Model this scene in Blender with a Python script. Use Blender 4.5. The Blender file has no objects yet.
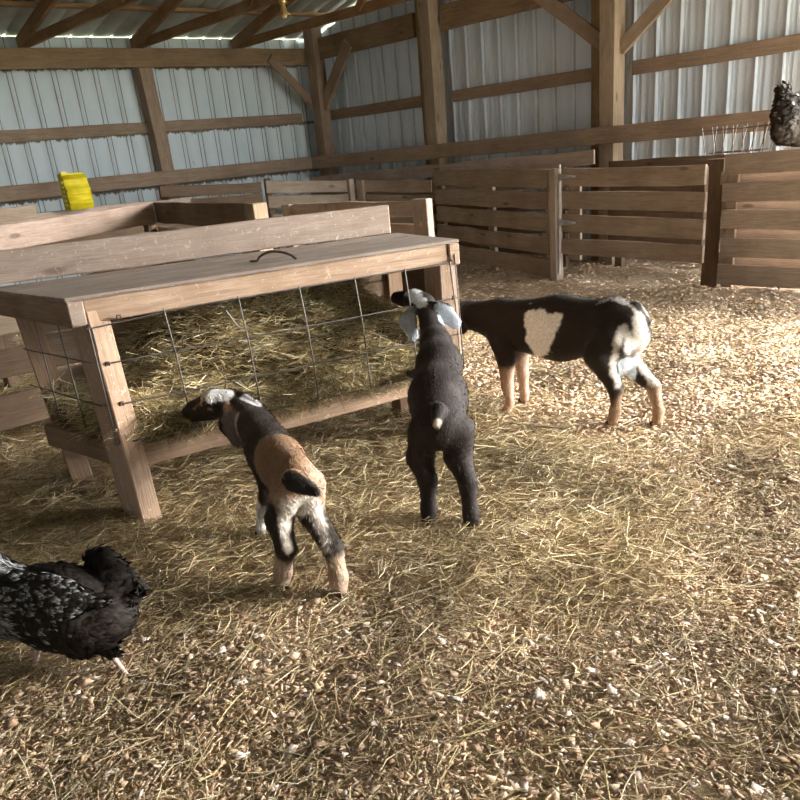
import bpy, bmesh, math, random
import numpy as np
from mathutils import Vector, Matrix
rnd = random.Random(7)
rs = np.random.RandomState(11)
sc = bpy.context.scene
COL = sc.collection

# ---------------------------------------------------------------- camera
cam = bpy.data.cameras.new('camera'); camo = bpy.data.objects.new('camera', cam); COL.objects.link(camo)
cam.sensor_width = 36.0; cam.sensor_fit = 'HORIZONTAL'
cam.lens = 811.225/800*36.0
cam.shift_x = 0.0; cam.shift_y = 0.11591
camo.matrix_world = Matrix(((0.727263, 0.327416, -0.603231, 0.000000), (-0.680260, 0.226937, -0.696955, 0.000000), (-0.091298, 0.917223, 0.387771, 1.200000), (0.000000, 0.000000, 0.000000, 1.000000)))
cam.clip_start = .05
sc.camera = camo
# ---------------------------------------------------------------- world, sun, exposure
w = bpy.data.worlds.new('sky'); sc.world = w; w.use_nodes = True
bg = w.node_tree.nodes['Background']; bg.inputs[0].default_value = (.89, .95, 1.0, 1); bg.inputs[1].default_value = 8.0
sun = bpy.data.lights.new('sun', 'SUN'); sun.energy = 7.0; sun.angle = math.radians(30); sun.color = (1.0, .93, .82)
suno = bpy.data.objects.new('sun', sun); COL.objects.link(suno)
sd = Vector((-.72, .68, -.34)).normalized()       # direction the sunlight travels
suno.rotation_euler = sd.to_track_quat('-Z', 'Y').to_euler(); suno.location = (12, -6, 8)
sc.view_settings.view_transform = 'Standard'; sc.view_settings.look = 'None'
sc.view_settings.gamma = 1; sc.view_settings.exposure = 1.2; sc.view_settings.use_curve_mapping = False

# ---------------------------------------------------------------- helpers
def tag(o, label=None, cat=None, group=None, kind=None):
    if label: o['label'] = label
    if cat: o['category'] = cat
    if group: o['group'] = group
    if kind: o['kind'] = kind
    return o

def empty(name, loc, label, cat, group=None):
    o = bpy.data.objects.new(name, None); COL.objects.link(o); o.location = loc
    o.empty_display_size = .1
    return tag(o, label, cat, group)

def link(name, me, mat, parent=None, loc=(0, 0, 0), rot=None):
    o = bpy.data.objects.new(name, me); COL.objects.link(o)
    if mat is not None: me.materials.append(mat)
    loc = Vector(loc)
    M = Matrix.Translation(loc) @ (rot.to_4x4() if rot is not None else Matrix.Identity(4))
    if parent is not None:
        o.parent = parent
        base = PW[parent.name] if parent.name in PW else Matrix.Translation(parent.location)
        M2 = base.inverted() @ M
    else: M2 = M
    PW[o.name] = M
    o.matrix_basis = M2
    return o
PW = {}

def frame(d, up=(0, 0, 1)):
    d = Vector(d).normalized(); up = Vector(up)
    y = up.cross(d).normalized(); z = d.cross(y).normalized()
    return Matrix((d, y, z)).transposed()

def box_me(L, T, Hh, bev=.004, jag=.004):
    bm = bmesh.new()
    n = max(2, int(L/.25))
    vs = []
    for i in range(n+1):
        x = -L/2+L*i/n
        oy = rnd.uniform(-1, 1)*jag*.4; oz = rnd.uniform(-1, 1)*jag*.6
        if i in (0, n): x += rnd.uniform(-1, 1)*jag
        vs.append([bm.verts.new((x, sy*T/2+oy, sz*Hh/2+oz+rnd.uniform(-1, 1)*jag*.2)) for sy, sz in ((-1, -1), (1, -1), (1, 1), (-1, 1))])
    for i in range(n):
        for k in range(4):
            a, b = vs[i], vs[i+1]; k2 = (k+1) % 4
            bm.faces.new((a[k], a[k2], b[k2], b[k]))
    bm.faces.new(vs[0][::-1]); bm.faces.new(vs[-1])
    bmesh.ops.recalc_face_normals(bm, faces=bm.faces)
    es = [e for e in bm.edges if e.calc_face_angle(0) > .6]
    if bev: bmesh.ops.bevel(bm, geom=es, offset=bev, segments=1, affect='EDGES')
    me = bpy.data.meshes.new('m'); bm.to_mesh(me); bm.free(); return me

def board(name, p0, p1, T, Hh, mat, parent=None, up=(0, 0, 1), align='c', bev=.004, jag=.004, side=0):
    """a plank from p0 to p1 (line through its top edge when align='t'), thickness T, height Hh"""
    p0 = Vector(p0); p1 = Vector(p1); R = frame(p1-p0, up)
    mid = (p0+p1)/2
    if align == 't': mid = mid-R.col[2]*Hh/2
    if align == 'b': mid = mid+R.col[2]*Hh/2
    mid = mid+R.col[1]*side
    return link(name, box_me((p1-p0).length, T, Hh, bev, jag), mat, parent, mid, R)

def mesh_np(name, V, F, mat, parent=None, cols=None, smooth=False, origin=(0, 0, 0)):
    V = np.asarray(V, np.float32)-np.asarray(origin, np.float32); F = np.asarray(F, np.int32)
    me = bpy.data.meshes.new(name)
    me.vertices.add(len(V)); me.vertices.foreach_set('co', V.ravel())
    k = F.shape[1]
    me.loops.add(F.size); me.loops.foreach_set('vertex_index', F.ravel())
    me.polygons.add(len(F)); me.polygons.foreach_set('loop_start', np.arange(len(F), dtype=np.int32)*k)
    me.polygons.foreach_set('loop_total', np.full(len(F), k, np.int32))
    if smooth: me.polygons.foreach_set('use_smooth', np.ones(len(F), bool))
    if cols is not None:
        a = me.color_attributes.new('tint', 'FLOAT_COLOR', 'POINT')
        c = np.ones((len(V), 4), np.float32); c[:, :3] = cols; a.data.foreach_set('color', c.ravel())
    me.update(calc_edges=True); me.validate()
    return link(name, me, mat, parent, origin)

def tube(pts, r, n=6, closed=False):
    """verts, quads of a tube through pts; r scalar or list"""
    pts = [Vector(p) for p in pts]; m = len(pts)
    V = []; F = []
    rr = r if isinstance(r, (list, tuple)) else [r]*m
    up = Vector((0, 0, 1))
    prev = None
    for i, p in enumerate(pts):
        a = pts[i-1] if (i > 0 or closed) else p; b = pts[(i+1) % m] if (i < m-1 or closed) else p
        d = (b-a).normalized()
        if prev is None: y = d.orthogonal().normalized()
        else: y = (prev-d*prev.dot(d)).normalized()
        prev = y; z = d.cross(y)
        for k in range(n):
            t = 2*math.pi*k/n; V.append(p+(y*math.cos(t)+z*math.sin(t))*rr[i])
    for i in range(m if closed else m-1):
        for k in range(n):
            a = i*n+k; b = i*n+(k+1) % n; c = ((i+1) % m)*n+(k+1) % n; d = ((i+1) % m)*n+k
            F.append((a, b, c, d))
    return V, F

def tubes(name, lines, r, mat, parent=None, n=6, origin=(0, 0, 0), smooth=True):
    V = []; F = []
    for l in lines:
        v, f = tube(l, r, n); o = len(V); V += v; F += [tuple(i+o for i in q) for q in f]
    return mesh_np(name, [tuple(v) for v in V], F, mat, parent, smooth=smooth, origin=origin)

# ---------------------------------------------------------------- materials
def newmat(name):
    m = bpy.data.materials.new(name); m.use_nodes = True
    nt = m.node_tree; b = nt.nodes['Principled BSDF']
    return m, nt, b
def N(nt, t, **k):
    n = nt.nodes.new(t)
    for a, v in k.items(): setattr(n, a, v)
    return n
def ramp(nt, fac, stops):
    r = N(nt, 'ShaderNodeValToRGB')
    e = r.color_ramp.elements
    while len(e) < len(stops): e.new(.5)
    for el, (p, c) in zip(e, stops): el.position = p; el.color = (*c, 1)
    nt.links.new(fac, r.inputs[0]); return r.outputs[0]
def mixc(nt, f, a, b, mode='MIX'):
    m = N(nt, 'ShaderNodeMix', data_type='RGBA', blend_type=mode)
    for s, v in ((0, f), (6, a), (7, b)):
        if hasattr(v, 'links') or hasattr(v, 'is_linked'): nt.links.new(v, m.inputs[s])
        elif s == 0: m.inputs[0].default_value = v
        else: m.inputs[s].default_value = (*v, 1)
    return m.outputs[2]
def coords(nt, scale=(1, 1, 1), rand=True):
    tc = N(nt, 'ShaderNodeTexCoord'); out = tc.outputs['Object']
    if rand:
        oi = N(nt, 'ShaderNodeObjectInfo'); mm = N(nt, 'ShaderNodeVectorMath', operation='SCALE'); cb = N(nt, 'ShaderNodeCombineXYZ')
        for i in range(3): nt.links.new(oi.outputs['Random'], cb.inputs[i])
        nt.links.new(cb.outputs[0], mm.inputs[0]); mm.inputs['Scale'].default_value = 37.0
        ad = N(nt, 'ShaderNodeVectorMath', operation='ADD'); nt.links.new(out, ad.inputs[0]); nt.links.new(mm.outputs[0], ad.inputs[1]); out = ad.outputs[0]
    mp = N(nt, 'ShaderNodeMapping'); mp.inputs['Scale'].default_value = scale
    nt.links.new(out, mp.inputs[0]); return mp.outputs[0]
def noise(nt, vec, scale, detail=4, rough=.6, dist=0):
    n = N(nt, 'ShaderNodeTexNoise'); n.inputs['Scale'].default_value = scale; n.inputs['Detail'].default_value = detail
    n.inputs['Roughness'].default_value = rough; n.inputs['Distortion'].default_value = dist
    nt.links.new(vec, n.inputs['Vector']); return n.outputs[0]
def bump(nt, b, h, s=.4, d=.005):
    bp = N(nt, 'ShaderNodeBump'); bp.inputs['Strength'].default_value = s; bp.inputs['Distance'].default_value = d
    nt.links.new(h, bp.inputs['Height']); nt.links.new(bp.outputs[0], b.inputs['Normal'])

def wood(name, dark, mid, light, speck=None, speck_amt=.62, mottled=0.0, rough=.85, grime=None):
    m, nt, b = newmat(name)
    v = coords(nt, (1.0, 9, 14)); g = noise(nt, v, 3.0, 6, .65, .6)
    c = ramp(nt, g, [(.28, dark), (.5, mid), (.72, light)])
    v2 = coords(nt, (2.5, 40, 60)); g2 = noise(nt, v2, 4, 3, .7)
    c = mixc(nt, .35, c, ramp(nt, g2, [(.35, tuple(x*.55 for x in dark)), (.65, light)]), 'MIX')
    # knots
    v3 = coords(nt, (1.6, 5, 5)); vo = N(nt, 'ShaderNodeTexVoronoi'); vo.inputs['Scale'].default_value = 1.3; nt.links.new(v3, vo.inputs['Vector'])
    kn = ramp(nt, vo.outputs['Distance'], [(.0, (1, 1, 1)), (.07, (.8, .8, .8)), (.12, (0, 0, 0))])
    c = mixc(nt, kn, c, tuple(x*.55 for x in dark))
    # broad weathering
    vb = coords(nt, (1, 1, 1)); gb = noise(nt, vb, 2.2, 4, .6)
    c = mixc(nt, ramp(nt, gb, [(.42, (0, 0, 0)), (.68, (.6, .6, .6))]), c, grime if grime else tuple(x*.7 for x in dark))
    if speck:
        vs = coords(nt, (1, 1.0, 1.0)); s1 = noise(nt, vs, 38, 3, .75, 1.2)
        c = mixc(nt, ramp(nt, s1, [(speck_amt, (0, 0, 0)), (speck_amt+.09, (.55, .55, .55))]), c, speck)
    nt.links.new(c, b.inputs['Base Color']); b.inputs['Roughness'].default_value = rough
    b.inputs['Specular IOR Level'].default_value = .25
    bump(nt, b, g2, .5, .003)
    return m

M = {}
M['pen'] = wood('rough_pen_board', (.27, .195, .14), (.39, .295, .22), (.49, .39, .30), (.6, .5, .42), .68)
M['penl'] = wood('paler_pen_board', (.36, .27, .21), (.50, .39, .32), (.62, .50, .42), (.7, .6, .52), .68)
M['rear'] = wood('sunlit_rear_board', (.42, .31, .24), (.56, .44, .36), (.68, .56, .47), (.8, .7, .62), .68)  # pen wood paled so the rear boards look sunlit through the gaps
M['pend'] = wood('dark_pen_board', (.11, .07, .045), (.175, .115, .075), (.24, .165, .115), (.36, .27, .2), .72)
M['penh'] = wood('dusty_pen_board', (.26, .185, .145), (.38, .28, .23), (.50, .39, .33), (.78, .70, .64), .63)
M['frame'] = wood('barn_timber', (.25, .17, .115), (.36, .255, .175), (.47, .345, .245), (.16, .09, .05), .68)
M['frameh'] = wood('barn_timber_header', (.19, .12, .065), (.29, .19, .105), (.38, .26, .15), (.14, .075, .03), .70)
M['truss'] = wood('truss_lumber', (.20, .11, .05), (.31, .18, .085), (.40, .245, .125), (.12, .06, .03), .68)
M['post'] = wood('post_lumber', (.28, .20, .13), (.40, .295, .20), (.52, .40, .28), (.2, .12, .07), .68)
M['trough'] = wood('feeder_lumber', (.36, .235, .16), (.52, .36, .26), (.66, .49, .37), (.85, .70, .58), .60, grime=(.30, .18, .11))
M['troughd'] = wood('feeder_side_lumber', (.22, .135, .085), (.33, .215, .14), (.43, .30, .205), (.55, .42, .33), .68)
M['lid'] = wood('feeder_lid_lumber', (.24, .19, .16), (.38, .31, .27), (.50, .42, .37), (.75, .68, .62), .62, grime=(.20, .155, .13))
M['backb'] = wood('feeder_back_plank', (.34, .25, .20), (.48, .37, .31), (.60, .49, .42), (.88, .80, .74), .60, grime=(.30, .22, .17))
M['ply'] = wood('feeder_inner_panel', (.28, .19, .13), (.40, .29, .21), (.52, .39, .30), (.65, .53, .43), .68)

def metal_sheet(name, c, c2, stain, rough=.35, met=.35, stain_z=None, seam=None):
    m, nt, b = newmat(name)
    v = coords(nt, (3, 3, .6), False); g = noise(nt, v, 2.0, 4, .6)
    cc = ramp(nt, g, [(.35, c), (.65, c2)])
    vs = coords(nt, (1, 1, .35), False); s = noise(nt, vs, 26, 5, .75, .8)
    sm = ramp(nt, s, [(.66, (0, 0, 0)), (.70, (.8, .8, .8))])
    cc = mixc(nt, sm, cc, stain)
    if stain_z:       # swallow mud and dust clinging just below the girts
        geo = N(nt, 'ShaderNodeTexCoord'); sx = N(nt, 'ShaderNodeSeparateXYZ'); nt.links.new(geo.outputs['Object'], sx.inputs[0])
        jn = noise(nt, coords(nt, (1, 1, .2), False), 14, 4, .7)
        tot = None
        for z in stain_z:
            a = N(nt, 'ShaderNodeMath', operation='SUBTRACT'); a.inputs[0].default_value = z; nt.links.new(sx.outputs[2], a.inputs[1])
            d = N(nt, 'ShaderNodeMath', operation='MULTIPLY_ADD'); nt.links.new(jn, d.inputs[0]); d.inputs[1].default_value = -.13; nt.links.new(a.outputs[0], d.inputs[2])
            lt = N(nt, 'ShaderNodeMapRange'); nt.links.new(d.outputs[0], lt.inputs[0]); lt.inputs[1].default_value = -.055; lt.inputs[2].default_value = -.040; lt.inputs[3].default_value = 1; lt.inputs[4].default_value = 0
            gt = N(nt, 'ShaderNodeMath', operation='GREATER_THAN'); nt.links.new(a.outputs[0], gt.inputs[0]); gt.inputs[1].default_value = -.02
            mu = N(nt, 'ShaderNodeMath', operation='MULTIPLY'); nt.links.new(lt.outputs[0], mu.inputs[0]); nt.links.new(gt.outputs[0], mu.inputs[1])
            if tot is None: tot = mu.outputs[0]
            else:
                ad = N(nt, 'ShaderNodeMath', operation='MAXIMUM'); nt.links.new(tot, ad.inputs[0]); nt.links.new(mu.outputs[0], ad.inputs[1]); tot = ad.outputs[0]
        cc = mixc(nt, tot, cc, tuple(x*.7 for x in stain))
    if seam:          # dark line along each rib, grime on the back wall: axis, phase, half width, colour
        tc2 = N(nt, 'ShaderNodeTexCoord'); sx2 = N(nt, 'ShaderNodeSeparateXYZ'); nt.links.new(tc2.outputs['Object'], sx2.inputs[0])
        for ph in seam[1]:
            pp = N(nt, 'ShaderNodeMath', operation='ADD'); nt.links.new(sx2.outputs[seam[0]], pp.inputs[0]); pp.inputs[1].default_value = ph+22.86
            pm = N(nt, 'ShaderNodeMath', operation='PINGPONG'); nt.links.new(pp.outputs[0], pm.inputs[0]); pm.inputs[1].default_value = .2286/2
            jn2 = noise(nt, coords(nt, (1, 1, .3), False), 9, 3, .6)
            lw = N(nt, 'ShaderNodeMath', operation='MULTIPLY'); nt.links.new(jn2, lw.inputs[0]); lw.inputs[1].default_value = seam[2]*2
            cmp_ = N(nt, 'ShaderNodeMath', operation='LESS_THAN'); nt.links.new(pm.outputs[0], cmp_.inputs[0]); nt.links.new(lw.outputs[0], cmp_.inputs[1])
            k2 = N(nt, 'ShaderNodeMath', operation='MULTIPLY'); nt.links.new(cmp_.outputs[0], k2.inputs[0]); k2.inputs[1].default_value = seam[4]
            cc = mixc(nt, k2.outputs[0], cc, seam[3])
    nt.links.new(cc, b.inputs['Base Color']); b.inputs['Metallic'].default_value = met; b.inputs['Roughness'].default_value = rough
    bump(nt, b, noise(nt, coords(nt, (1, 1, 1), False), 5, 2, .5), .15, .01)
    return m
M['steel'] = metal_sheet('galvanised_wall_sheet', (.70, .79, .88), (.79, .86, .94), (.40, .37, .32), .42, .05, seam=(1, (-3.4451,), .008, (.14, .15, .16), .45))
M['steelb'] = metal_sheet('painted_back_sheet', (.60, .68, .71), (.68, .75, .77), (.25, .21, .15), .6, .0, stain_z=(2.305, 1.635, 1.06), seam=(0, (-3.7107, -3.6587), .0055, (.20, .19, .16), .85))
M['roof'] = metal_sheet('roof_sheet', (.33, .33, .28), (.40, .40, .34), (.15, .12, .09), .6, .2)

def plain(name, c, rough=.6, met=0.0, var=.25, sc_=20, bumps=.2, sheen=0):
    m, nt, b = newmat(name)
    g = noise(nt, coords(nt, (1, 1, 1), False), sc_, 4, .6)
    cc = ramp(nt, g, [(.3, tuple(x*(1-var) for x in c)), (.7, tuple(min(1, x*(1+var)) for x in c))])
    nt.links.new(cc, b.inputs['Base Color']); b.inputs['Roughness'].default_value = rough; b.inputs['Metallic'].default_value = met
    if bumps: bump(nt, b, g, bumps, .002)
    return m
M['wire'] = plain('rusty_wire', (.13, .11, .10), .5, .6)
M['wiregal'] = plain('galvanised_wire', (.17, .155, .145), .45, .6)
M['iron'] = plain('old_iron', (.16, .11, .09), .6, .6)
M['hinge'] = plain('galvanised_hinge', (.55, .56, .55), .4, .8)
M['yellow'] = plain('yellow_plastic', (.66, .54, .010), .6, 0, .12)
M['yellowd'] = plain('yellow_plastic_edge', (.78, .70, .12), .5, 0, .25, 60)
M['brass'] = plain('brass_lamp', (.55, .38, .16), .35, .8)
M['bulb'] = plain('amber_bulb_glass', (.75, .55, .3), .15, 0, .1)
M['eye'] = plain('dark_eye', (.02, .012, .008), .12, 0, .1, 20, 0)
M['hoof'] = plain('hoof', (.05, .04, .03), .6)
M['shank'] = plain('hen_shank', (.55, .42, .38), .6, 0, .2, 60)

def tinted(name, rough=.9, sheen=0.0, nvar=.25, sc_=60, spec=.2, transl=0):
    m, nt, b = newmat(name)
    at = N(nt, 'ShaderNodeAttribute'); at.attribute_name = 'tint'
    g = noise(nt, coords(nt, (1, 1, 1), False), sc_, 3, .6)
    k = ramp(nt, g, [(.3, (1-nvar,)*3), (.7, (1+nvar*.6,)*3)])
    c = mixc(nt, 1.0, at.outputs['Color'], k, 'MULTIPLY')
    nt.links.new(c, b.inputs['Base Color']); b.inputs['Roughness'].default_value = rough
    b.inputs['Specular IOR Level'].default_value = spec
    if sheen: b.inputs['Sheen Weight'].default_value = sheen; b.inputs['Sheen Roughness'].default_value = .4
    return m, nt, b, g
M['straw'] = tinted('hay_straw', .75, 0, .2, 30, .3)[0]
M['chip'] = tinted('wood_chip', .8, 0, .15, 90, .25)[0]
m_, nt_, b_, g_ = tinted('goat_coat', .7, .05, .25, 120, .2)
bump(nt_, b_, noise(nt_, coords(nt_, (1, 1, .35), False), 150, 3, .7), .35, .004); M['coat'] = m_
M['fur'] = tinted('goat_hair', .65, .05, .2, 200, .22)[0]
M['feather'] = tinted('hen_feather', .7, 0, .2, 120, .2)[0]

# bedding floor
m, nt, b = newmat('bedding')
v = coords(nt, (1, 1, 1), False)
g1 = noise(nt, v, 45, 6, .75, .6); g2 = noise(nt, v, 2.2, 4, .6); 
vo = N(nt, 'ShaderNodeTexVoronoi'); vo.inputs['Scale'].default_value = 55; nt.links.new(v, vo.inputs['Vector'])
c = ramp(nt, g1, [(.3, (.30, .21, .135)), (.5, (.43, .32, .215)), (.7, (.56, .44, .31))])
c = mixc(nt, ramp(nt, g2, [(.4, (0, 0, 0)), (.65, (.55, .55, .55))]), c, (.36, .26, .175))
c = mixc(nt, ramp(nt, vo.outputs['Color'], [(.60, (0, 0, 0)), (.66, (.6, .6, .6))]), c, (.60, .47, .33))
nt.links.new(c, b.inputs['Base Color']); b.inputs['Roughness'].default_value = .95; bump(nt, b, g1, .9, .012)
M['bed'] = m
M['yard'] = plain('yard_ground', (.30, .30, .20), .95, 0, .3, 3)

# ---------------------------------------------------------------- structure
def floor_h(x, y):
    return .010*np.sin(x*3.1+1.3)*np.cos(y*2.7)+.007*np.sin(x*7.3+y*5.1)+.005*np.sin(y*11.7-x*6.0)
nx, ny = 220, 200
gx, gy = np.meshgrid(np.linspace(-5, 7.4, nx), np.linspace(-2.2, 9.45, ny), indexing='ij')
gz = floor_h(gx, gy)-.006
V = np.stack([gx, gy, gz], -1).reshape(-1, 3)
i, j = np.meshgrid(np.arange(nx-1), np.arange(ny-1), indexing='ij'); a = (i*ny+j).ravel()
F = np.stack([a, a+ny, a+ny+1, a+1], 1)
tag(mesh_np('floor', V, F, M['bed'], smooth=True), kind='structure')
V = [(-60, -60, -.08), (60, -60, -.08), (60, 60, -.08), (-60, 60, -.08)]
tag(mesh_np('ground', V, [(0, 1, 2, 3)], M['yard']), kind='structure')

def profile(L, pitch=.2286, rib=.020, w=.030, minor=.005, start=0.0, mn=2):
    """cross-section points (s, depth) of ribbed sheet"""
    pts = [(0, 0)]; s = start
    while s < L:
        for a, d in ((s-w, 0), (s-w*.45, rib), (s+w*.45, rib), (s+w, 0)):
            if 0 < a < L: pts.append((a, d))
        for k in range(1, mn+1):
            c = s+pitch*k/(mn+1)
            for a, d in ((c-.014, 0), (c-.007, minor), (c+.007, minor), (c+.014, 0)):
                if 0 < a < L: pts.append((a, d))
        s += pitch
    pts.append((L, 0)); return sorted(pts)
def sheet(name, origin, along, up_fn, depth, mat, L, z0, start, **k):
    """ribbed sheet: along = unit dir, depth = dir toward the room, up_fn(s) = top height"""
    pts = profile(L, start=start, **k); V = []; F = []
    o = Vector(origin); al = Vector(along); dp = Vector(depth)
    for s, d in pts:
        p = o+al*s+dp*d
        V.append((p.x, p.y, z0)); V.append((p.x, p.y, up_fn(s)))
    n = len(pts)
    for q in range(n-1): F.append((2*q, 2*q+2, 2*q+3, 2*q+1))
    # outer skin, so the sheet has thickness
    for s, d in pts:
        p = o+al*s+dp*(d-.012); V.append((p.x, p.y, z0)); V.append((p.x, p.y, up_fn(s)))
    for q in range(n-1): F.append((2*n+2*q, 2*n+2*q+1, 2*n+2*q+3, 2*n+2*q+2))
    return tag(mesh_np(name, V, F, mat), kind='structure')
YB = 9.36; XR = 7.345; EZ = 2.61; SL = .235; YRIDGE = 3.7
def roof_z(y): return EZ+SL*(YB-y) if y > YRIDGE else EZ+SL*(YB-YRIDGE)-SL*(YRIDGE-y)
sheet('wall_right', (XR, YB, 0), (0, -1, 0), lambda s: roof_z(YB-s)-.03, (-1, 0, 0), M['steel'], YB-2.35, -.05, 0.1759, rib=.030, w=.019, minor=.004)
sheet('wall_back', (XR, YB, 0), (-1, 0, 0), lambda s: EZ-.012, (0, -1, 0), M['steelb'], XR+5, -.05, 0.0027, rib=.014, w=.016, minor=.0015, mn=0)
sheet('wall_left', (-5, YB, 0), (0, -1, 0), lambda s: roof_z(YB-s)-.03, (1, 0, 0), M['steel'], YB+2.2, -.05, .1)
def front_top(s): return roof_z(-2.2)-.05
sheet('added_shade_wall', (4.2, -2.2, 0), (-1, 0, 0), front_top, (0, 1, 0), M['steelb'], 9.2, -.05, .1, rib=.014, w=.016, mn=0)  # unseen wall added to keep outside light off the near and left side
# roof: two ribbed slopes
def roof(name, y0, y1):
    pts = profile(XR+.12+5, start=.05, rib=.018, w=.02, minor=.002, mn=0); V = []; F = []
    for s, d in pts:
        for y in (y0, y1): V.append((-5+s, y, roof_z(y)+.0+d))
    for s, d in pts:
        for y in (y0, y1): V.append((-5+s, y, roof_z(y)+.012+d))
    n = len(pts)
    for q in range(n-1):
        F.append((2*q, 2*q+1, 2*q+3, 2*q+2)); F.append((2*n+2*q, 2*n+2*q+2, 2*n+2*q+3, 2*n+2*q+1))
    return tag(mesh_np(name, V, F, M['roof']), kind='structure')
roof('ceiling', YB+.035, YRIDGE); roof('ceiling_front', YRIDGE, -2.3)

# purlins under the sheet (lengthwise roof strips)
k = 0
for y in (8.62, 7.75, 6.9, 6.0, 5.1, 4.2, 3.2, 2.2, 1.2, .2, -.8, -1.9):
    z = roof_z(y)-.033
    o = board('purlin', (-5, y, z), (XR-.03, y, z), .085, .035, M['truss'])
    tag(o, ('thin brown roof strip, %s' % ('nearest the back wall' if k == 0 else 'second from the back wall' if k == 1 else 'third from the back wall, at the top edge' if k == 2 else 'beyond the top edge, next after %d others from the back wall' % k)), 'roof strip', 'strips under the roof sheet'); k += 1
# trusses
where = ['leftmost in view, above the back wall', 'middle of three, above the leaning-looking back post', 'rightmost, next to the hanging lamp']
for ti, X in enumerate((3.60, 4.83, 6.12, 2.38, 1.15, -.1, -1.3, -2.5, -3.7)):
    lab = ('brown roof truss rising from the header, '+where[ti]) if ti < 3 else 'brown roof truss outside the picture, %d bays left of view' % (ti-2)
    e = empty('roof_truss', (X, YB-.1, 2.49), lab, 'roof truss', 'trusses under the roof')
    def tz(y): return roof_z(y)-.048
    board('top_chord', (X, YB-.06, tz(YB-.06)), (X, YRIDGE, tz(YRIDGE)), .045, .115, M['truss'], e, align='t')
    board('top_chord', (X, YRIDGE, tz(YRIDGE)), (X, -2.2, tz(-2.2)), .045, .115, M['truss'], e, align='t')
    board('bottom_chord', (X+.045, YB-.12, 2.475), (X+.045, -2.1, 2.475), .04, .09, M['truss'], e, align='b')
    for a, b2 in ((7.0, 6.0), (6.0, 5.0), (5.0, 3.75), (2.4, 3.6), (1.4, 2.4)):
        board('web', (X+.02, a, 2.53), (X+.02, b2, tz(b2)-.06), .035, .08, M['truss'], e)

def thing_board(name, label, cat, p0, p1, T, Hh, mat, group=None, **k):
    o = board(name, p0, p1, T, Hh, mat, **k); return tag(o, label, cat, group)
# back wall timber
thing_board('header_beam', 'deep brown header beam along the top of the back wall', 'beam', (-5, YB-.23, 2.372), (7.05, YB-.23, 2.372), .05, .185, M['frameh'])
for n_, (x0, x1) in {'left': (-5, 4.83), 'right': (5.02, 7.02)}.items():
    thing_board('wall_girt', 'brown horizontal girt halfway up the back wall, %s of the back post' % n_, 'girt', (x0, YB-.045, 1.69), (x1, YB-.045, 1.69), .045, .115, M['frame'], 'girts of the barn walls')
thing_board('splash_board', 'long brown rail low on the back wall, behind the yellow feeder', 'rail', (-5, YB-.255, 1.160), (7.12, YB-.255, 1.150), .04, .145, M['frame'])
e_ = thing_board('support_post', 'square timber post standing against the middle of the back wall', 'post', (4.965, YB-.11, -.02), (4.875, YB-.11, 2.30), .15, .155, M['frame'], up=(1, 0, 0))
thing_board('support_post', 'timber post in the corner where the two walls meet', 'post', (7.10, 8.99, -.02), (7.10, 8.99, 2.66), .17, .155, M['frame'], up=(1, 0, 0))
thing_board('knee_brace', 'diagonal brace from back header down to the corner post', 'brace', (6.48, 9.085, 2.36), (7.08, 9.085, 1.80), .04, .105, M['frame'], 'diagonal braces')
thing_board('support_post', 'timber post on the left of the back wall, out of the picture', 'post', (2.5, YB-.11, -.02), (2.5, YB-.11, 2.30), .16, .165, M['frame'], up=(1, 0, 0))
# right wall timber
def rw_girt(y0, y1, lab): thing_board('wall_girt', lab, 'girt', (XR-.05, y0, 1.69), (XR-.05, y1, 1.69), .045, .115, M['frame'], 'girts of the barn walls')
rw_girt(9.2, 7.22, 'brown horizontal girt on the silver wall between corner post and middle post')
rw_girt(6.86, 4.93, 'brown horizontal girt on the silver wall between the two right hand posts')
rw_girt(4.60, 2.4, 'brown horizontal girt on the silver wall right of the tallest post')
thing_board('splash_board', 'long brown rail low on the silver wall, running behind the hen', 'rail', (6.94, 9.10, 1.145), (6.94, 2.35, 1.150), .04, .148, M['frame'])
for y0, y1, lab in ((8.98, 7.22, 'between corner post and middle post'), (6.80, 4.93, 'between the two right hand posts'), (4.6, 2.4, 'right of the tallest post')):
    thing_board('header_beam', 'deep brown header beam high on the silver wall, '+lab, 'beam', (7.13, y0, 2.435), (7.13, y1, 2.435), .05, .235, M['frameh'], 'header beams on the silver wall')
def rpost(yc, lab, htop):
    e = empty('support_post', (7.06, yc, 0), lab, 'post')
    board('post', (7.06, yc-.02, -.02), (7.06, yc-.02, htop), .155, .17, M['post'], e, up=(1, 0, 0))
    board('backing_plank', (7.20, yc+.15, -.02), (7.20, yc+.15, htop), .18, .18, M['frameh'], e, up=(1, 0, 0))
rpost(6.945, 'timber post in the middle of the silver wall, left of the tall pale post', 3.1)
rpost(4.69, 'pale square timber post with two diagonal braces, right of centre', 3.6)
thing_board('knee_brace', 'diagonal brace left of the pale square post', 'brace', (7.08, 5.52, 2.44), (7.08, 4.72, 1.87), .04, .125, M['frame'], 'diagonal braces')
thing_board('knee_brace', 'diagonal brace right of the pale square post', 'brace', (7.08, 3.95, 2.32), (7.08, 4.60, 1.84), .04, .115, M['post'], 'diagonal braces')
thing_board('knee_brace', 'short diagonal brace on the silver wall rising from the corner post', 'brace', (7.10, 8.33, 2.42), (7.10, 8.93, 1.78), .05, .15, M['frame'], 'diagonal braces')

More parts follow.
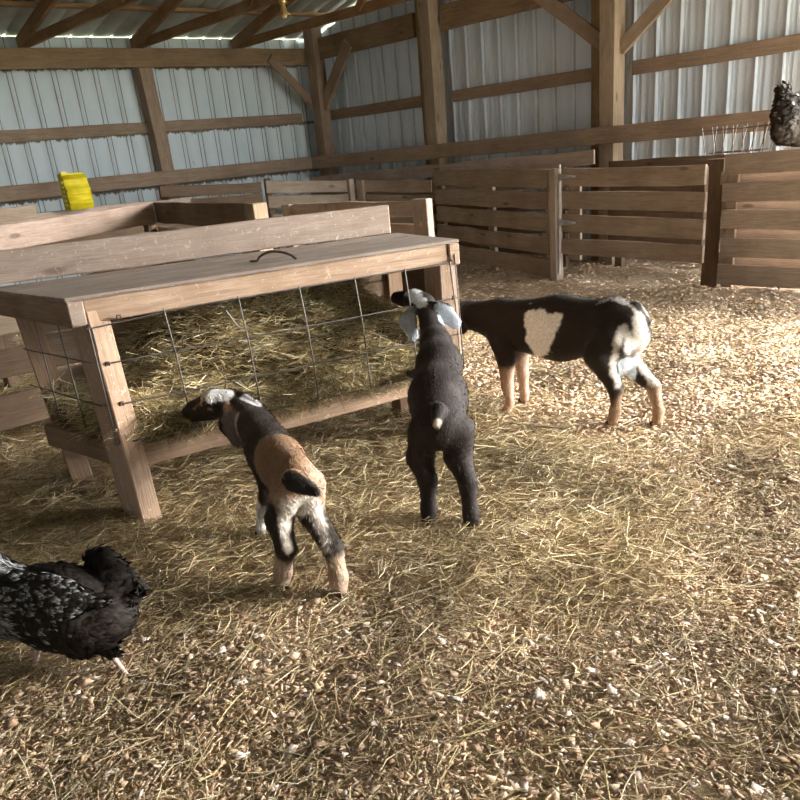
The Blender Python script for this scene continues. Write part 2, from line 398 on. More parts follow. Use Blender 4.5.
# hanging lamp
e = empty('hanging_lamp', (4.4492, 5.9616, 2.3319), 'small brass lamp hanging from the roof at the top of the picture', 'lamp')
L0 = Vector((4.4492, 5.9616, 2.3319))
def lathe(name, prof, c, mat, parent, n=20):
    V = []; F = []
    for r, z in prof:
        for q in range(n): t = 2*math.pi*q/n; V.append((c[0]+r*math.cos(t), c[1]+r*math.sin(t), c[2]+z))
    for a in range(len(prof)-1):
        for q in range(n): F.append((a*n+q, a*n+(q+1) % n, (a+1)*n+(q+1) % n, (a+1)*n+q))
    return mesh_np(name, V, F, mat, parent, smooth=True, origin=c)
lathe('lamp_shade', [(.012, .0), (.02, -.012), (.025, -.04), (.055, -.07), (.06, -.076), (.052, -.07), (.02, -.04), (.0, -.04)], L0, M['brass'], e)
lathe('bulb', [(.0, -.05), (.016, -.055), (.022, -.075), (.014, -.09), (.0, -.094)], L0, M['bulb'], e)
lathe('socket', [(.0, .05), (.018, .05), (.03, .035), (.03, .01), (.016, .0), (.0, 0)], L0, M['brass'], e)
tubes('cord', [[L0+Vector((0, 0, .05)), L0+Vector((0, 0, roof_z(L0.y)-L0.z-.01))]], .005, M['iron'], e, origin=L0)

# ---------------------------------------------------------------- pens
def fence(name, label, A, B, ztops, hs, mats, parts=(), T=.028, gr=None, ends=(0, 0), zslope=0, cat='fence panel'):
    """A,B = (x,y) ends; ztops: list of (z at A, z at B) of board tops; hs heights"""
    A = Vector((A[0], A[1])); B = Vector((B[0], B[1])); d = (B-A).normalized()
    e = empty(name, (A.x, A.y, 0), label, cat, gr)
    for k, ((za, zb), h) in enumerate(zip(ztops, hs)):
        j0, j1 = rnd.uniform(-.012, .012), rnd.uniform(-.012, .012)
        a = A+d*j0; b = B+d*j1
        board('board', (a.x, a.y, za), (b.x, b.y, zb), T, h, mats[k % len(mats)] if isinstance(mats, list) else mats, e, align='t', jag=.009)
    nrm = Vector((d.y, -d.x))
    for (s, off, wd, th, z0, z1, mt) in parts:
        p = A+d*s+nrm*off
        board('upright', (p.x, p.y, z0), (p.x, p.y, z1), th, wd, mt, e, up=(d.x, d.y, 0))
    return e
# panel between trough and gate
zs = [.967, .785, .600, .405, .215]
A1, B1 = (6.53, 6.48), (6.08, 4.64)
L1 = math.dist(A1, B1)
f1 = fence('pen_fence', 'five-board pen panel beside the open end of the feeder, left of the hinged gate', A1, B1,
      [(.967, .926), (.785, .745), (.61, .558), (.43, .36), (.24, .165)], [.150, .150, .150, .150, .150], M['pen'],
      parts=[(.05, -.04, .10, .05, -.01, .93, M['pend']), (L1-.04, -.045, .10, .05, -.01, .90, M['penl']), (L1*.5, -.045, .10, .04, .0, .92, M['pen'])], gr='board pen panels')
tag(thing_board('fence_post', 'pale upright post between the board panel and the hinged gate', 'post', (6.075, 4.575, -.02), (6.075, 4.575, .93), .10, .07, M['pen'], up=(0, 1, 0)))
# gate
AG, BG = (6.07, 4.50), (5.87, 3.08)
LG = math.dist(AG, BG)
g = fence('gate', 'hinged board gate of four planks left of the near right panel', AG, BG,
      [(.930, .900), (.745, .72), (.560, .53), (.360, .345)], [.140, .140, .145, .130], M['pen'],
      parts=[(.12, -.035, .13, .03, .17, .90, M['pen']), (LG-.09, -.035, .13, .04, .22, .885, M['pend'])], cat='gate')
for z in (.86, .49):
    p = Vector((AG[0], AG[1], z)); d = Vector((BG[0]-AG[0], BG[1]-AG[1], 0)).normalized(); nrm = Vector((d.y, -d.x, 0))
    V, F = [], []
    q0 = p+nrm*.02
    tr = [q0+d*-.02+Vector((0, 0, .03)), q0+d*-.02+Vector((0, 0, -.03)), q0+d*.17+Vector((0, 0, -.008)), q0+d*.17+Vector((0, 0, .008))]
    V = [tuple(t) for t in tr]+[tuple(t+nrm*.006) for t in tr]
    F = [(4, 5, 6, 7), (3, 2, 1, 0), (0, 1, 5, 4), (1, 2, 6, 5), (2, 3, 7, 6), (3, 0, 4, 7)]
    mesh_np('hinge', V, F, M['hinge'], g, origin=tuple(q0))
tubes('hinge_rod', [[(6.055, 4.53, .05), (6.06, 4.525, .5), (6.065, 4.52, .96)]], .009, M['hinge'], g, origin=(6.06, 4.52, 0))
thing_board('fence_post', 'dark post between the hinged gate and the panel under the hen', 'post', (6.20, 3.17, -.02), (6.20, 3.17, .92), .09, .14, M['pend'], up=(0, 1, 0))  # dark wood here and on the gate upright paints the shade at gate end
# near right panel, double-sided
A3, B3 = (6.10, 3.07), (6.06, 1.60)
zt = [.958, .762, .565, .368, .175]
f3 = fence('pen_fence', 'near right pen panel with staggered double planks, the hen perching on it', A3, B3, [(z, z+.004) for z in zt], [.142, .137, .137, .137, .15], M['pen'], gr='board pen panels')
d3 = Vector((B3[0]-A3[0], B3[1]-A3[1], 0)).normalized(); n3 = Vector((d3.y, -d3.x, 0))
for z in (.835, .642, .445, .250):
    a = Vector((A3[0], A3[1], z))-d3*.06-n3*.07; b = Vector((B3[0], B3[1], z))-n3*.07
    board('rear_board', a, b, .028, .10, M['rear'], f3, align='t')
for s in (.06, 1.3):
    p = Vector((A3[0], A3[1], 0))+d3*s-n3*.035; board('upright', (p.x, p.y, 0), (p.x, p.y, .93), .035, .09, M['pen'], f3, up=(d3.x, d3.y, 0))
# rails along the silver wall behind the gate
fence('rail_fence', 'low sunlit rail panel close along the silver wall behind the gate', (6.80, 9.0), (6.72, 4.62), [(.985, 1.042), (.80, .86), (.62, .66), (.42, .45), (.22, .24)], [.125, .12, .13, .13, .13], [M['penl'], M['pen'], M['pend'], M['pend'], M['pend']], parts=[(.1, -.03, .08, .05, -.01, .9, M['pend']), (4.0, -.03, .08, .05, -.01, .95, M['pend'])], gr='board pen panels')  # top board paled as sunlit; dark lower boards stand in for shadow behind gaps
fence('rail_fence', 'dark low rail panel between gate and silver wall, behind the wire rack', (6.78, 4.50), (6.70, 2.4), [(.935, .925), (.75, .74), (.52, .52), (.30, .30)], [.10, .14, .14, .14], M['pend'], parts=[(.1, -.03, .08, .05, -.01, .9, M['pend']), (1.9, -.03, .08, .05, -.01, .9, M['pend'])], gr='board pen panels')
# rear pens
fence('pen_fence', 'two-board pen panel in front of the right corner of the silver wall', (6.60, 6.60), (6.33, 7.52), [(.872, .93), (.72, .78), (.5, .55), (.3, .35)], [.125, .12, .12, .12], M['pen'], parts=[(.9, -.03, .09, .05, 0, .93, M['pen'])], gr='board pen panels')
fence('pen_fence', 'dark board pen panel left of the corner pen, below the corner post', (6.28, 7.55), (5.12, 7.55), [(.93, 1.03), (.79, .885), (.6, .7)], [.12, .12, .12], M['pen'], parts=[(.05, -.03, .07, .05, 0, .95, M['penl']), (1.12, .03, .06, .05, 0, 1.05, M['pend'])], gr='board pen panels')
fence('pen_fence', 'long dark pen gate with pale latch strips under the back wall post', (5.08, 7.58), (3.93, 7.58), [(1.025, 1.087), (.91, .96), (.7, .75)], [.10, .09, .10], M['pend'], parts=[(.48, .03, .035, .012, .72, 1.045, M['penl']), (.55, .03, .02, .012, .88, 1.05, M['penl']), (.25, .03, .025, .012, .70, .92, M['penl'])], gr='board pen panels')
fence('pen_fence', 'weathered rail panel in the far left behind the yellow feeder', (4.1928, 7.5000, 0.9664)[:2], (2.0893, 7.5000, 0.9888)[:2], [((4.1928, 7.5000, 0.9664)[2], (2.0893, 7.5000, 0.9888)[2]), (.80, .78)], [.055, .12], [M['penl'], M['pend']], gr='board pen panels')
fence('pen_fence', 'short weathered board end at the far left edge below the back rail', (2.5179, 7.0000, 1.0636)[:2], (1.8294, 7.0000, 1.0742)[:2], [((2.5179, 7.0000, 1.0636)[2], (1.8294, 7.0000, 1.0742)[2])], [.10], [M['pen']], gr='board pen panels')

# middle pen (second feeder stall) behind the trough
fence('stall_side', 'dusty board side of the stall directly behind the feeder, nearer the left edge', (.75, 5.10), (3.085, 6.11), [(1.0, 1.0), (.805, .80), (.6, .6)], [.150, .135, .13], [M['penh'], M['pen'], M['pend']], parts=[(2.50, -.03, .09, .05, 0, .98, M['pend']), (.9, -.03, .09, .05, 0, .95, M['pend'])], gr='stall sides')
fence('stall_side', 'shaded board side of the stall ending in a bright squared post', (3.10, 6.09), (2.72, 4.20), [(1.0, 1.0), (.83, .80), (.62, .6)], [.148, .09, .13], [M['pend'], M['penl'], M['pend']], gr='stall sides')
thing_board('fence_post', 'bright squared stub post at the end of the shaded stall side', 'post', (2.665, 4.06, 0), (2.665, 4.06, 1.005), .095, .095, M['post'], up=(1, 0, 0))
fence('stall_side', 'pale slatted end frame standing behind the right end of the feeder', (3.55, 5.02), (3.46, 3.50), [(.92, .925), (.80, .79), (.62, .62)], [.090, .085, .08], [M['backb'], M['penl'], M['penl']], parts=[(1.49, .02, .13, .05, 0, .935, M['backb']), (.05, .02, .10, .05, 0, .92, M['backb']), (.55, .02, .22, .012, .845, .915, M['backb'])], gr='stall sides')
# planks seen at the left past the trough
fence('stall_side', 'low shaded plank wall at the left edge behind the feeder', (.35, 4.15), (2.35, 4.05), [(.70, .70), (.50, .50), (.29, .29)], [.13, .13, .16], [M['pen'], M['pend'], M['pend']], parts=[(.55, .03, .07, .04, 0, .75, M['pend']), (1.7, .03, .07, .04, 0, .75, M['pend'])], gr='stall sides')

# ---------------------------------------------------------------- hay feeder
A = Vector((1.063, 2.730)); B = Vector((2.430, 2.325)); C = Vector((2.610, 2.870)); D = Vector((1.030, 3.450))
u = (B-A).normalized(); nn = Vector((-u.y, u.x))
vL = (D-A).normalized(); vR = (C-B).normalized(); LEN = (B-A).length
tr = empty('hay_feeder', (A.x, A.y, 0), 'wooden box hay feeder with wire grid front and plank lid, on four legs', 'hay feeder')
def W(p, z): return (p.x, p.y, z)
# legs
for P0, v, df in ((A, vL, Vector((.014, -.030))), (B-u*.077, vR, Vector((0, 0)))):
    c = P0+u*.0385+v*.075; c2 = c+df
    board('leg', W(c2, -.02), W(c, .80), .077, .15, M['trough'], tr, up=(v.x, v.y, 0))
for c, df in ((D-vL*.07+u*.045, u*.055), (C-vR*.05-u*.06, u*0)):
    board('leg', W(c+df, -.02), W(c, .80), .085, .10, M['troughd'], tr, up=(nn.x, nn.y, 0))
# aprons
a0 = A+u*.0; b0 = B-u*.035
board('front_apron', W(a0+nn*.018, .84), W(b0+nn*.018, .84), .036, .078, M['trough'], tr, align='t')
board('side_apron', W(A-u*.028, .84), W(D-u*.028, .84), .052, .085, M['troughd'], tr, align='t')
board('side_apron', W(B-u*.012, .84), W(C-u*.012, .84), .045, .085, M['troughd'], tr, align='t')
# pale end grain of the side aprons is part of those boards; corner blocks cap them in front
board('corner_block', W(A-u*.052-nn*.004, .80), W(A-u*.002-nn*.004, .80), .012, .082, M['backb'], tr)
board('corner_block', W(B-u*.034-nn*.004, .80), W(B+u*.012-nn*.004, .80), .012, .082, M['trough'], tr)
# lid planks (quadrilateral, four planks along the length)
nP = 4
for k in range(nP):
    t0, t1 = k/nP, (k+1)/nP-.006
    A_, B_, C_, D_ = A-u*.055-nn*.006, B+u*.015-nn*.006, C+u*.01, D-u*.05
    q = [A_.lerp(D_, t0), B_.lerp(C_, t0), B_.lerp(C_, t1), A_.lerp(D_, t1)]
    z0, z1 = .8405, .853+rnd.uniform(-.001, .001)
    org = (q[0]+q[2])/2
    R = frame((q[1].x-q[0].x, q[1].y-q[0].y, 0))
    pts = []
    bm = bmesh.new()
    for zz in (z0, z1):
        for p in q:
            lp = R.transposed() @ Vector((p.x-org.x, p.y-org.y, zz-z0)); pts.append(bm.verts.new(lp))
    for f in ((3, 2, 1, 0), (4, 5, 6, 7), (0, 1, 5, 4), (1, 2, 6, 5), (2, 3, 7, 6), (3, 0, 4, 7)): bm.faces.new([pts[i] for i in f])
    bmesh.ops.bevel(bm, geom=bm.edges[:], offset=.0025, segments=1, affect='EDGES')
    me = bpy.data.meshes.new('m'); bm.to_mesh(me); bm.free()
    link('lid_plank', me, M['lid'], tr, (org.x, org.y, z0), R)
# back plank standing behind the lid
board('back_plank', W(D-u*.5+nn*.03+Vector((0, .12)), .853), W(C-u*.02+nn*.02, .853), .038, .125, M['backb'], tr, align='b')
# rails at the bottom, floor, inner back panel
board('bottom_rail', W(A+u*.085+nn*.02, .313), W(B-u*.06+nn*.02, .345), .04, .082, M['trough'], tr, align='t')
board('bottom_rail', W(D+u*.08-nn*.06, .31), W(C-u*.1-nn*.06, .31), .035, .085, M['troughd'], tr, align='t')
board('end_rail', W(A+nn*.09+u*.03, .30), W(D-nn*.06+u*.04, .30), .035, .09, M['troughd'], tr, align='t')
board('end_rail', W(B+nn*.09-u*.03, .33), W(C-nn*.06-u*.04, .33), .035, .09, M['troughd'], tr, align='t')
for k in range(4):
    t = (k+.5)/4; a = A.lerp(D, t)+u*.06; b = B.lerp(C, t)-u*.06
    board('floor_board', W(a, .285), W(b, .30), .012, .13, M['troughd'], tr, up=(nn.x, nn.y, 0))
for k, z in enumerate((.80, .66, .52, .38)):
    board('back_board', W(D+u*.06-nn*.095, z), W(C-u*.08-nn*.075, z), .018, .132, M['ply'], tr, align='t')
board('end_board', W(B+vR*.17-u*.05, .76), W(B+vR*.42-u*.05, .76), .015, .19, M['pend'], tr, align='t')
# wire grid
wo = -nn*.012
def wp(s, z, off=0.0): p = A+u*s+wo-nn*off; return (p.x, p.y, z)
sx = [(X-A.x)/u.x for X in (1.304, 1.558, 1.781, 1.995, 2.200, 2.394)]
lines = []
for z in (.766, .622, .475, .335): lines.append([wp(-.01, z-.02 if z > .7 else z), wp(.35, z, .002), wp(.8, z+.002, .003), wp(LEN-.01, z+.006)])
hl = lines
vl = [[wp(s, .775, .004), wp(s+.012, .60, .006), wp(s+.02, .33, .004)] for s in sx]
vl += [[wp(.008, .75), wp(.012, .33)], [wp(-.002, .75), wp(.0, .33)], [wp(LEN-.012, .80), wp(LEN, .33)]]
gw = tubes('wire_grid', hl+vl, .0028, M['wiregal'], tr, n=5, origin=(A.x, A.y, 0))
# broken wire hooks bending out of the grid
tubes('bent_wire', [[wp(sx[0]+.01, .62), wp(sx[0]+.035, .63, .02), wp(sx[0]+.045, .70, .03)], [wp(sx[1]+.005, .655), wp(sx[1]-.025, .675, .02), wp(sx[1]-.055, .735, .02)]], .0025, M['wiregal'], tr, n=5, origin=(A.x, A.y, 0))
# wire on the left end
def lp_(t, z): p = A.lerp(D, t)-u*.006; return (p.x, p.y, z)
tubes('end_wire', [[lp_(.32, .76), lp_(.30, .36)], [lp_(.60, .76), lp_(.60, .36)], [lp_(.05, .625), lp_(.85, .62)], [lp_(.05, .47), lp_(.9, .47)]], .0028, M['wire'], tr, n=5, origin=(A.x, A.y, 0))
# staples
V = []; F = []
for s, z in [(.10, .768), (.03, .62), (.045, .475), (LEN-.035, .775), (LEN-.03, .63)]:
    v, f = tube([wp(s-.006, z-.006), wp(s-.006, z+.008, .006), wp(s+.006, z+.008, .006), wp(s+.006, z-.006)], .003, 5); o = len(V); V += v; F += [tuple(i+o for i in q) for q in f]
mesh_np('staple', [tuple(v) for v in V], F, M['iron'], tr, origin=(A.x, A.y, 0))
# lid handle
h0 = Vector((1.7834, 2.7656, 0.8560)); h1 = Vector((1.8595, 2.6140, 0.8560))
pts = [h0+(h0-h1).normalized()*.03+Vector((0, 0, .0))]
for q in range(13):
    t = q/12; p = h0.lerp(h1, t); pts.append(p+Vector((0, 0, .030*math.sin(math.pi*t)**.6))+Vector((nn.x, nn.y, 0))*.02*math.sin(math.pi*t))
hd = tubes('lid_handle', [pts], .0048, M['iron'], tr, n=8, origin=tuple(h0))

# ---------------------------------------------------------------- hay strands & chips
def strands(n, pos, dirs, L, wd, cols, bend=.35, seg=3, lift=.25):
    """n curved ribbons with a ridge (V section) -> verts, quads, colours"""
    d = dirs/np.linalg.norm(dirs, axis=1, keepdims=True)
    up = np.tile([0, 0, 1.0], (n, 1)); s = np.cross(d, up); s /= np.linalg.norm(s, axis=1, keepdims=True)+1e-9
    roll = rs.uniform(-.9, .9, n)[:, None]; up2 = np.cross(s, d); s = s*np.cos(roll)+up2*np.sin(roll)
    cv = np.cross(d, np.array([0, 0, 1.0])); cv += rs.normal(0, .5, (n, 3)); cv *= (rs.normal(0, bend, n)*L)[:, None]
    Vv = np.zeros((n, seg+1, 3, 3)); 
    for k in range(seg+1):
        t = k/seg-.5
        c = pos+d*(L*t)[:, None]+cv*(t*t-.08)
        ww = wd*(1-.5*abs(t)*1.2)
        Vv[:, k, 0] = c-s*ww[:, None]/2; Vv[:, k, 2] = c+s*ww[:, None]/2
        Vv[:, k, 1] = c+np.cross(s, d)*(ww*.45)[:, None]
    base = (np.arange(n)*(seg+1)*3)[:, None, None]
    F = []
    for k in range(seg):
        for q in range(2): F.append([k*3+q, k*3+q+1, (k+1)*3+q+1, (k+1)*3+q])
    F = (base+np.array(F)[None]).reshape(-1, 4)
    cc = np.repeat(cols[:, None, :], (seg+1)*3, 1).reshape(-1, 3)
    return Vv.reshape(-1, 3), F, cc
def strawcols(n, green=.3):
    base = np.array([[.56, .46, .26], [.66, .57, .36], [.43, .39, .20], [.42, .31, .18], [.80, .73, .54], [.30, .21, .12]])
    p = np.array([.25, .22, .10+green*.2, .16, .11, .14]); p /= p.sum()
    c = base[rs.choice(len(base), n, p=p)]*rs.uniform(.75, 1.2, (n, 1)); return c*.93

# region mask for hay on the floor (1 = thick hay, 0 = mostly chips)
def sm(x, a, b): t = np.clip((x-a)/(b-a), 0, 1); return t*t*(3-2*t)
def hay_mask(x, y):
    # distance in front of the feeder face
    dd = -((x-A.x)*nn.x+(y-A.y)*nn.y); ss = (x-A.x)*u.x+(y-A.y)*u.y
    m = (1-sm(dd, .55, 1.1))*sm(ss, -2.2, -1.0)*(1-sm(ss, 1.5, 2.1))
    m2 = np.exp(-(((x-1.9)/.75)**2+((y-1.45)/.55)**2))
    m3 = np.exp(-(((x-3.2)/.9)**2+((y-1.2)/.35)**2))*.55
    far = sm(y-x*.2, 4.6, 5.6)*.5
    return np.clip(np.maximum.reduce([m, m2, m3, far, np.full_like(x, .16)]), 0, 1)
def wedge(n, az0, az1, r0, r1):
    az = np.radians(rs.uniform(az0, az1, n)); r = np.sqrt(rs.uniform(r0*r0, r1*r1, n)); return r*np.sin(az), r*np.cos(az)
def inside(x, y):
    return (x < 7.2) & (y < 9.1) & (x > -3)
def soil(x, y):     # trampled, dirtier patches
    q = np.sin(x*4.1+1.5*np.sin(y*2.3))*np.sin(y*3.7+1.2*np.sin(x*2.9+.6))+.5*np.sin(x*9.3+y*6.1)*np.sin(y*8.2-x*3.3)
    return np.clip(.98-.24*q, .70, 1.2)[:, None]*np.array([[1.04, .985, .96]])
# chips
def chips(n, az0, az1, r0, r1, smin, smax, pp=(.27, .20, .24, .14, .05, .10), wr=(.25, .8)):
    x, y = wedge(n, az0, az1, r0, r1); k = inside(x, y)
    hm = hay_mask(x, y); k &= rs.uniform(0, 1, n) > hm*.75
    x, y = x[k], y[k]; n = len(x)
    L = rs.uniform(smin, smax, n); Wd = L*rs.uniform(wr[0], wr[1], n); T = np.full(n, .0007)
    yaw = rs.uniform(0, 2*np.pi, n); tx = rs.normal(0, .17, n); ty = rs.normal(0, .17, n)
    ca, sa = np.cos(yaw), np.sin(yaw)
    e1 = np.stack([ca, sa, tx], 1); e1 /= np.linalg.norm(e1, axis=1, keepdims=True)
    e2 = np.stack([-sa, ca, ty], 1); e2 /= np.linalg.norm(e2, axis=1, keepdims=True)
    e3 = np.cross(e1, e2)
    z = floor_h(x, y)+.003+rs.uniform(0, .009, n)+np.abs(tx)*L*.4+np.abs(ty)*Wd*.4
    c = np.stack([x, y, z], 1)
    Vv = np.zeros((n, 8, 3)); sk = rs.uniform(-.45, .45, (n, 4))
    for q, (a, b2) in enumerate(((-1, -1), (1, -1), (1, 1), (-1, 1))):
        p = c+e1*(a*L*(.5+.25*sk[:, q]))[:, None]+e2*(b2*Wd*(.5+.3*sk[:, (q+1) % 4]))[:, None]+e3*(np.where(a*b2 > 0, 1, -1)*rs.uniform(0, .05, n)*L)[:, None]*.5
        Vv[:, q+4] = p+e3*T[:, None]; Vv[:, q] = p-e3*T[:, None]
    F = np.array([[4, 5, 6, 7], [0, 1, 5, 4], [1, 2, 6, 5], [2, 3, 7, 6], [3, 0, 4, 7]])
    F = ((np.arange(n)*8)[:, None, None]+F[None]).reshape(-1, 4)
    base = np.array([[.64, .49, .35], [.72, .58, .45], [.54, .39, .26], [.44, .30, .19], [.86, .79, .73], [.58, .47, .30]])
    cc = base[rs.choice(6, n, p=pp)]*rs.uniform(.75, 1.15, (n, 1))*soil(x, y)
    return Vv.reshape(-1, 3), F, np.repeat(cc, 8, 0)
def join(parts):
    V = []; F = []; Cc = []; o = 0
    for v, f, c in parts: V.append(v); F.append(f+o); Cc.append(c); o += len(v)
    return np.concatenate(V), np.concatenate(F), np.concatenate(Cc)
V, F, Cc = join([chips(42000, 5, 78, .75, 3.2, .008, .024, wr=(.10, .35)), chips(12000, 5, 78, .75, 3.2, .005, .016), chips(7000, 5, 78, .75, 3.4, .013, .026, wr=(.25, .6)), chips(1500, 5, 78, .75, 3.4, .022, .038, (.3, .25, .05, .0, .38, .02)), chips(56000, 12, 74, 3.2, 6.2, .010, .032), chips(15000, 12, 70, 6.2, 9.5, .02, .045), chips(11000, -35, 5, .9, 4.2, .012, .03), chips(9000, 78, 100, .9, 4.5, .012, .03)])
tag(mesh_np('wood_chips', V, F, M['chip'], cols=Cc), 'pale wood chips strewn all over the barn floor', 'wood chips', kind='stuff')

def floor_hay(n, az0, az1, r0, r1, Lm, wd, floor_keep=0.0):
    x, y = wedge(n, az0, az1, r0, r1); k = inside(x, y); hm = hay_mask(x, y)
    k &= rs.uniform(0, 1, n) < np.maximum(hm, floor_keep)
    x, y, hm = x[k], y[k], hm[k]; n = len(x)
    L = rs.lognormal(math.log(Lm), .45, n); L = np.clip(L, .02, .30)
    z = floor_h(x, y)+.006+rs.uniform(0, 1, n)**1.5*(.008+.035*hm)
    yaw = rs.uniform(0, 2*np.pi, n); dirs = np.stack([np.cos(yaw), np.sin(yaw), rs.normal(0, .12+.10*hm, n)], 1)
    return strands(n, np.stack([x, y, z], 1), dirs, L, np.full(n, wd)*rs.uniform(.6, 1.5, n), strawcols(n)*soil(x, y))
V, F, Cc = join([floor_hay(60000, 5, 78, .75, 3.3, .075, .0024, .30), floor_hay(56000, 12, 74, 3.2, 6.0, .10, .0036, .16), floor_hay(900, 5, 78, .8, 4, .2, .0032, .5), floor_hay(9000, -35, 5, .9, 4.2, .10, .004, .4), floor_hay(7000, 78, 100, .9, 4.5, .10, .004, .4)])
tag(mesh_np('loose_hay', V, F, M['straw'], cols=Cc), 'loose hay trampled over the floor around the feeder', 'hay', kind='stuff')

# hay inside the feeder: mound plus strands
def hh(s, t):   # s 0..1 along, t 0..1 deep
    Hs = .05+.33*sm(s, .02, .40)-.17*sm(s, .80, .95)
    base = .345+Hs*sm(t, -.05, .90)+.07*np.exp(-((t-.12)/.16)**2)*(.6+.4*np.sin(s*7+1))+.03*np.sin(s*11+1)*np.sin(t*8)
    return base+.022*np.sin(s*23+t*9)+.016*np.sin(s*41-t*17)
def bil(s, t, z):
    Ai, Bi, Ci, Di = [np.array(q) for q in ((A+u*.05+nn*.03), (B-u*.07+nn*.03), (C-u*.11-nn*.10), (D+u*.08-nn*.11))]
    s = s[..., None]; t = t[..., None]
    p = (Ai*(1-s)+Bi*s)*(1-t)+(Di*(1-s)+Ci*s)*t
    return np.concatenate([p, z[..., None]], -1)
ns, ntt = 60, 26
S, T_ = np.meshgrid(np.linspace(0, 1, ns), np.linspace(0, 1, ntt), indexing='ij')
Z = hh(S, T_); top = bil(S, T_, Z-.015).reshape(-1, 3)
bot = bil(S, T_, np.full_like(S, .31)).reshape(-1, 3)
i, j = np.meshgrid(np.arange(ns-1), np.arange(ntt-1), indexing='ij'); a = (i*ntt+j).ravel()
Ft = np.stack([a, a+ntt, a+ntt+1, a+1], 1); nb = ns*ntt; Fb = Ft[:, ::-1]+nb
Fs = []
for q in range(ns-1): Fs += [(q*ntt, (q+1)*ntt, (q+1)*ntt+nb, q*ntt+nb)[::-1], (q*ntt+ntt-1, (q+1)*ntt+ntt-1, (q+1)*ntt+ntt-1+nb, q*ntt+ntt-1+nb)]
for q in range(ntt-1): Fs += [(q, q+1, q+1+nb, q+nb), ((ns-1)*ntt+q, (ns-1)*ntt+q+1, (ns-1)*ntt+q+1+nb, (ns-1)*ntt+q+nb)[::-1]]
Vm = np.concatenate([top, bot]); Fm = np.concatenate([Ft, Fb, np.array(Fs)])
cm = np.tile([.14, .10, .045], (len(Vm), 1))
n = 13000
s = rs.uniform(-.01, 1.0, n); t = rs.uniform(-.06, 1, n)**1.0
z = hh(s, t)+rs.uniform(-.02, .022, n); p = bil(s, t, z)
yaw = rs.normal(0.0, .9, n)+math.atan2(u.y, u.x)+.5*np.sin(s*9+t*4)
dirs = np.stack([np.cos(yaw), np.sin(yaw), rs.normal(-.05, .28, n)], 1)
v1 = strands(n, p, dirs, rs.uniform(.06, .19, n), rs.uniform(.0022, .0050, n), strawcols(n, .7)*1.4, bend=.4)
# hay hanging over the front rail
n = 2600
s = rs.uniform(.0, .95, n); t = np.full(n, -.05)+rs.normal(0, .02, n); z = .335+rs.uniform(-.03, .07, n); p = bil(s, t, z)
yaw = rs.uniform(0, 6.28, n); dirs = np.stack([np.cos(yaw), np.sin(yaw), rs.normal(-.3, .6, n)], 1)
v2 = strands(n, p, dirs, rs.uniform(.04, .12, n), rs.uniform(.0016, .003, n), strawcols(n, .9), bend=.5)
V, F, Cc = join([(Vm, Fm, cm), v1, v2])
tag(mesh_np('feeder_hay', V, F, M['straw'], cols=Cc), 'heap of green-gold hay filling the wooden feeder', 'hay', kind='stuff')

# ---------------------------------------------------------------- yellow feeder
y0 = Vector((3.0737, 7.4650, 1.1369))
ye = empty('hanging_feeder', (y0.x, y0.y, y0.z-.17), 'bright yellow ridged plastic feeder hooked on the rear pen boards', 'plastic feeder')
def ybox(x0, x1, yb, yf, z0, z1, nm, mat, r=.02):
    bm = bmesh.new(); bmesh.ops.create_cube(bm, size=1)
    for v in bm.verts: v.co = Vector(((x0+x1)/2+v.co.x*(x1-x0), (yb+yf)/2+v.co.y*(yb-yf), (z0+z1)/2+v.co.z*(z1-z0)))
    bmesh.ops.bevel(bm, geom=bm.edges[:], offset=r, segments=3, affect='EDGES')
    me = bpy.data.meshes.new('m'); bm.to_mesh(me); bm.free()
    for p in me.polygons: p.use_smooth = False
    return link(nm, me, mat, ye, (y0.x, y0.y, y0.z))
# curved shell: profile in (depth, z), extruded across
pr = [(0.02, 0.17), (-0.05, 0.155), (-0.085, 0.12), (-0.092, 0.115), (-0.08, 0.104), (-0.105, 0.03), (-0.118, 0.026), (-0.118, 0.01), (-0.098, 0.004), (-0.112, -0.03), (-0.125, -0.034), (-0.125, -0.05), (-0.103, -0.056), (-0.115, -0.09), (-0.126, -0.093), (-0.126, -0.106), (-0.104, -0.112), (-0.108, -0.16), (0.02, -0.165)]
V = []; F = []; xs = (-.125, -.117, .117, .125)
for k, xx in enumerate(xs):
    sc_ = .93 if k in (0, 3) else 1
    for yy, zz in pr: V.append((y0.x+xx*.86-.012, y0.y+yy*sc_, y0.z-.015+zz*(.86 if k in (0, 3) else .89)))
n = len(pr)
for k in range(3):
    for q in range(n-1): F.append((k*n+q, (k+1)*n+q, (k+1)*n+q+1, k*n+q+1))
for q in range(n//2):
    if q+1 < n-2-q:
        F.append((q, q+1, n-2-q, n-1-q)); F.append((3*n+n-1-q, 3*n+n-2-q, 3*n+q+1, 3*n+q))
for k in range(3): F.append((k*n, k*n+n-1, (k+1)*n+n-1, (k+1)*n))
mesh_np('shell', V, F, M['yellow'], ye, origin=tuple(y0))
for q in range(6): ybox(-.134, -.114, -.03, -.075, -.125+q*.036, -.103+q*.036, 'side_tooth', M['yellowd'], .003)
ybox(-.112, .088, .015, -.05, .122, .138, 'top_lip', M['yellow'], .004)
ybox(-.1, -.05, .01, -.02, .132, .155, 'hook', M['yellowd'], .004)

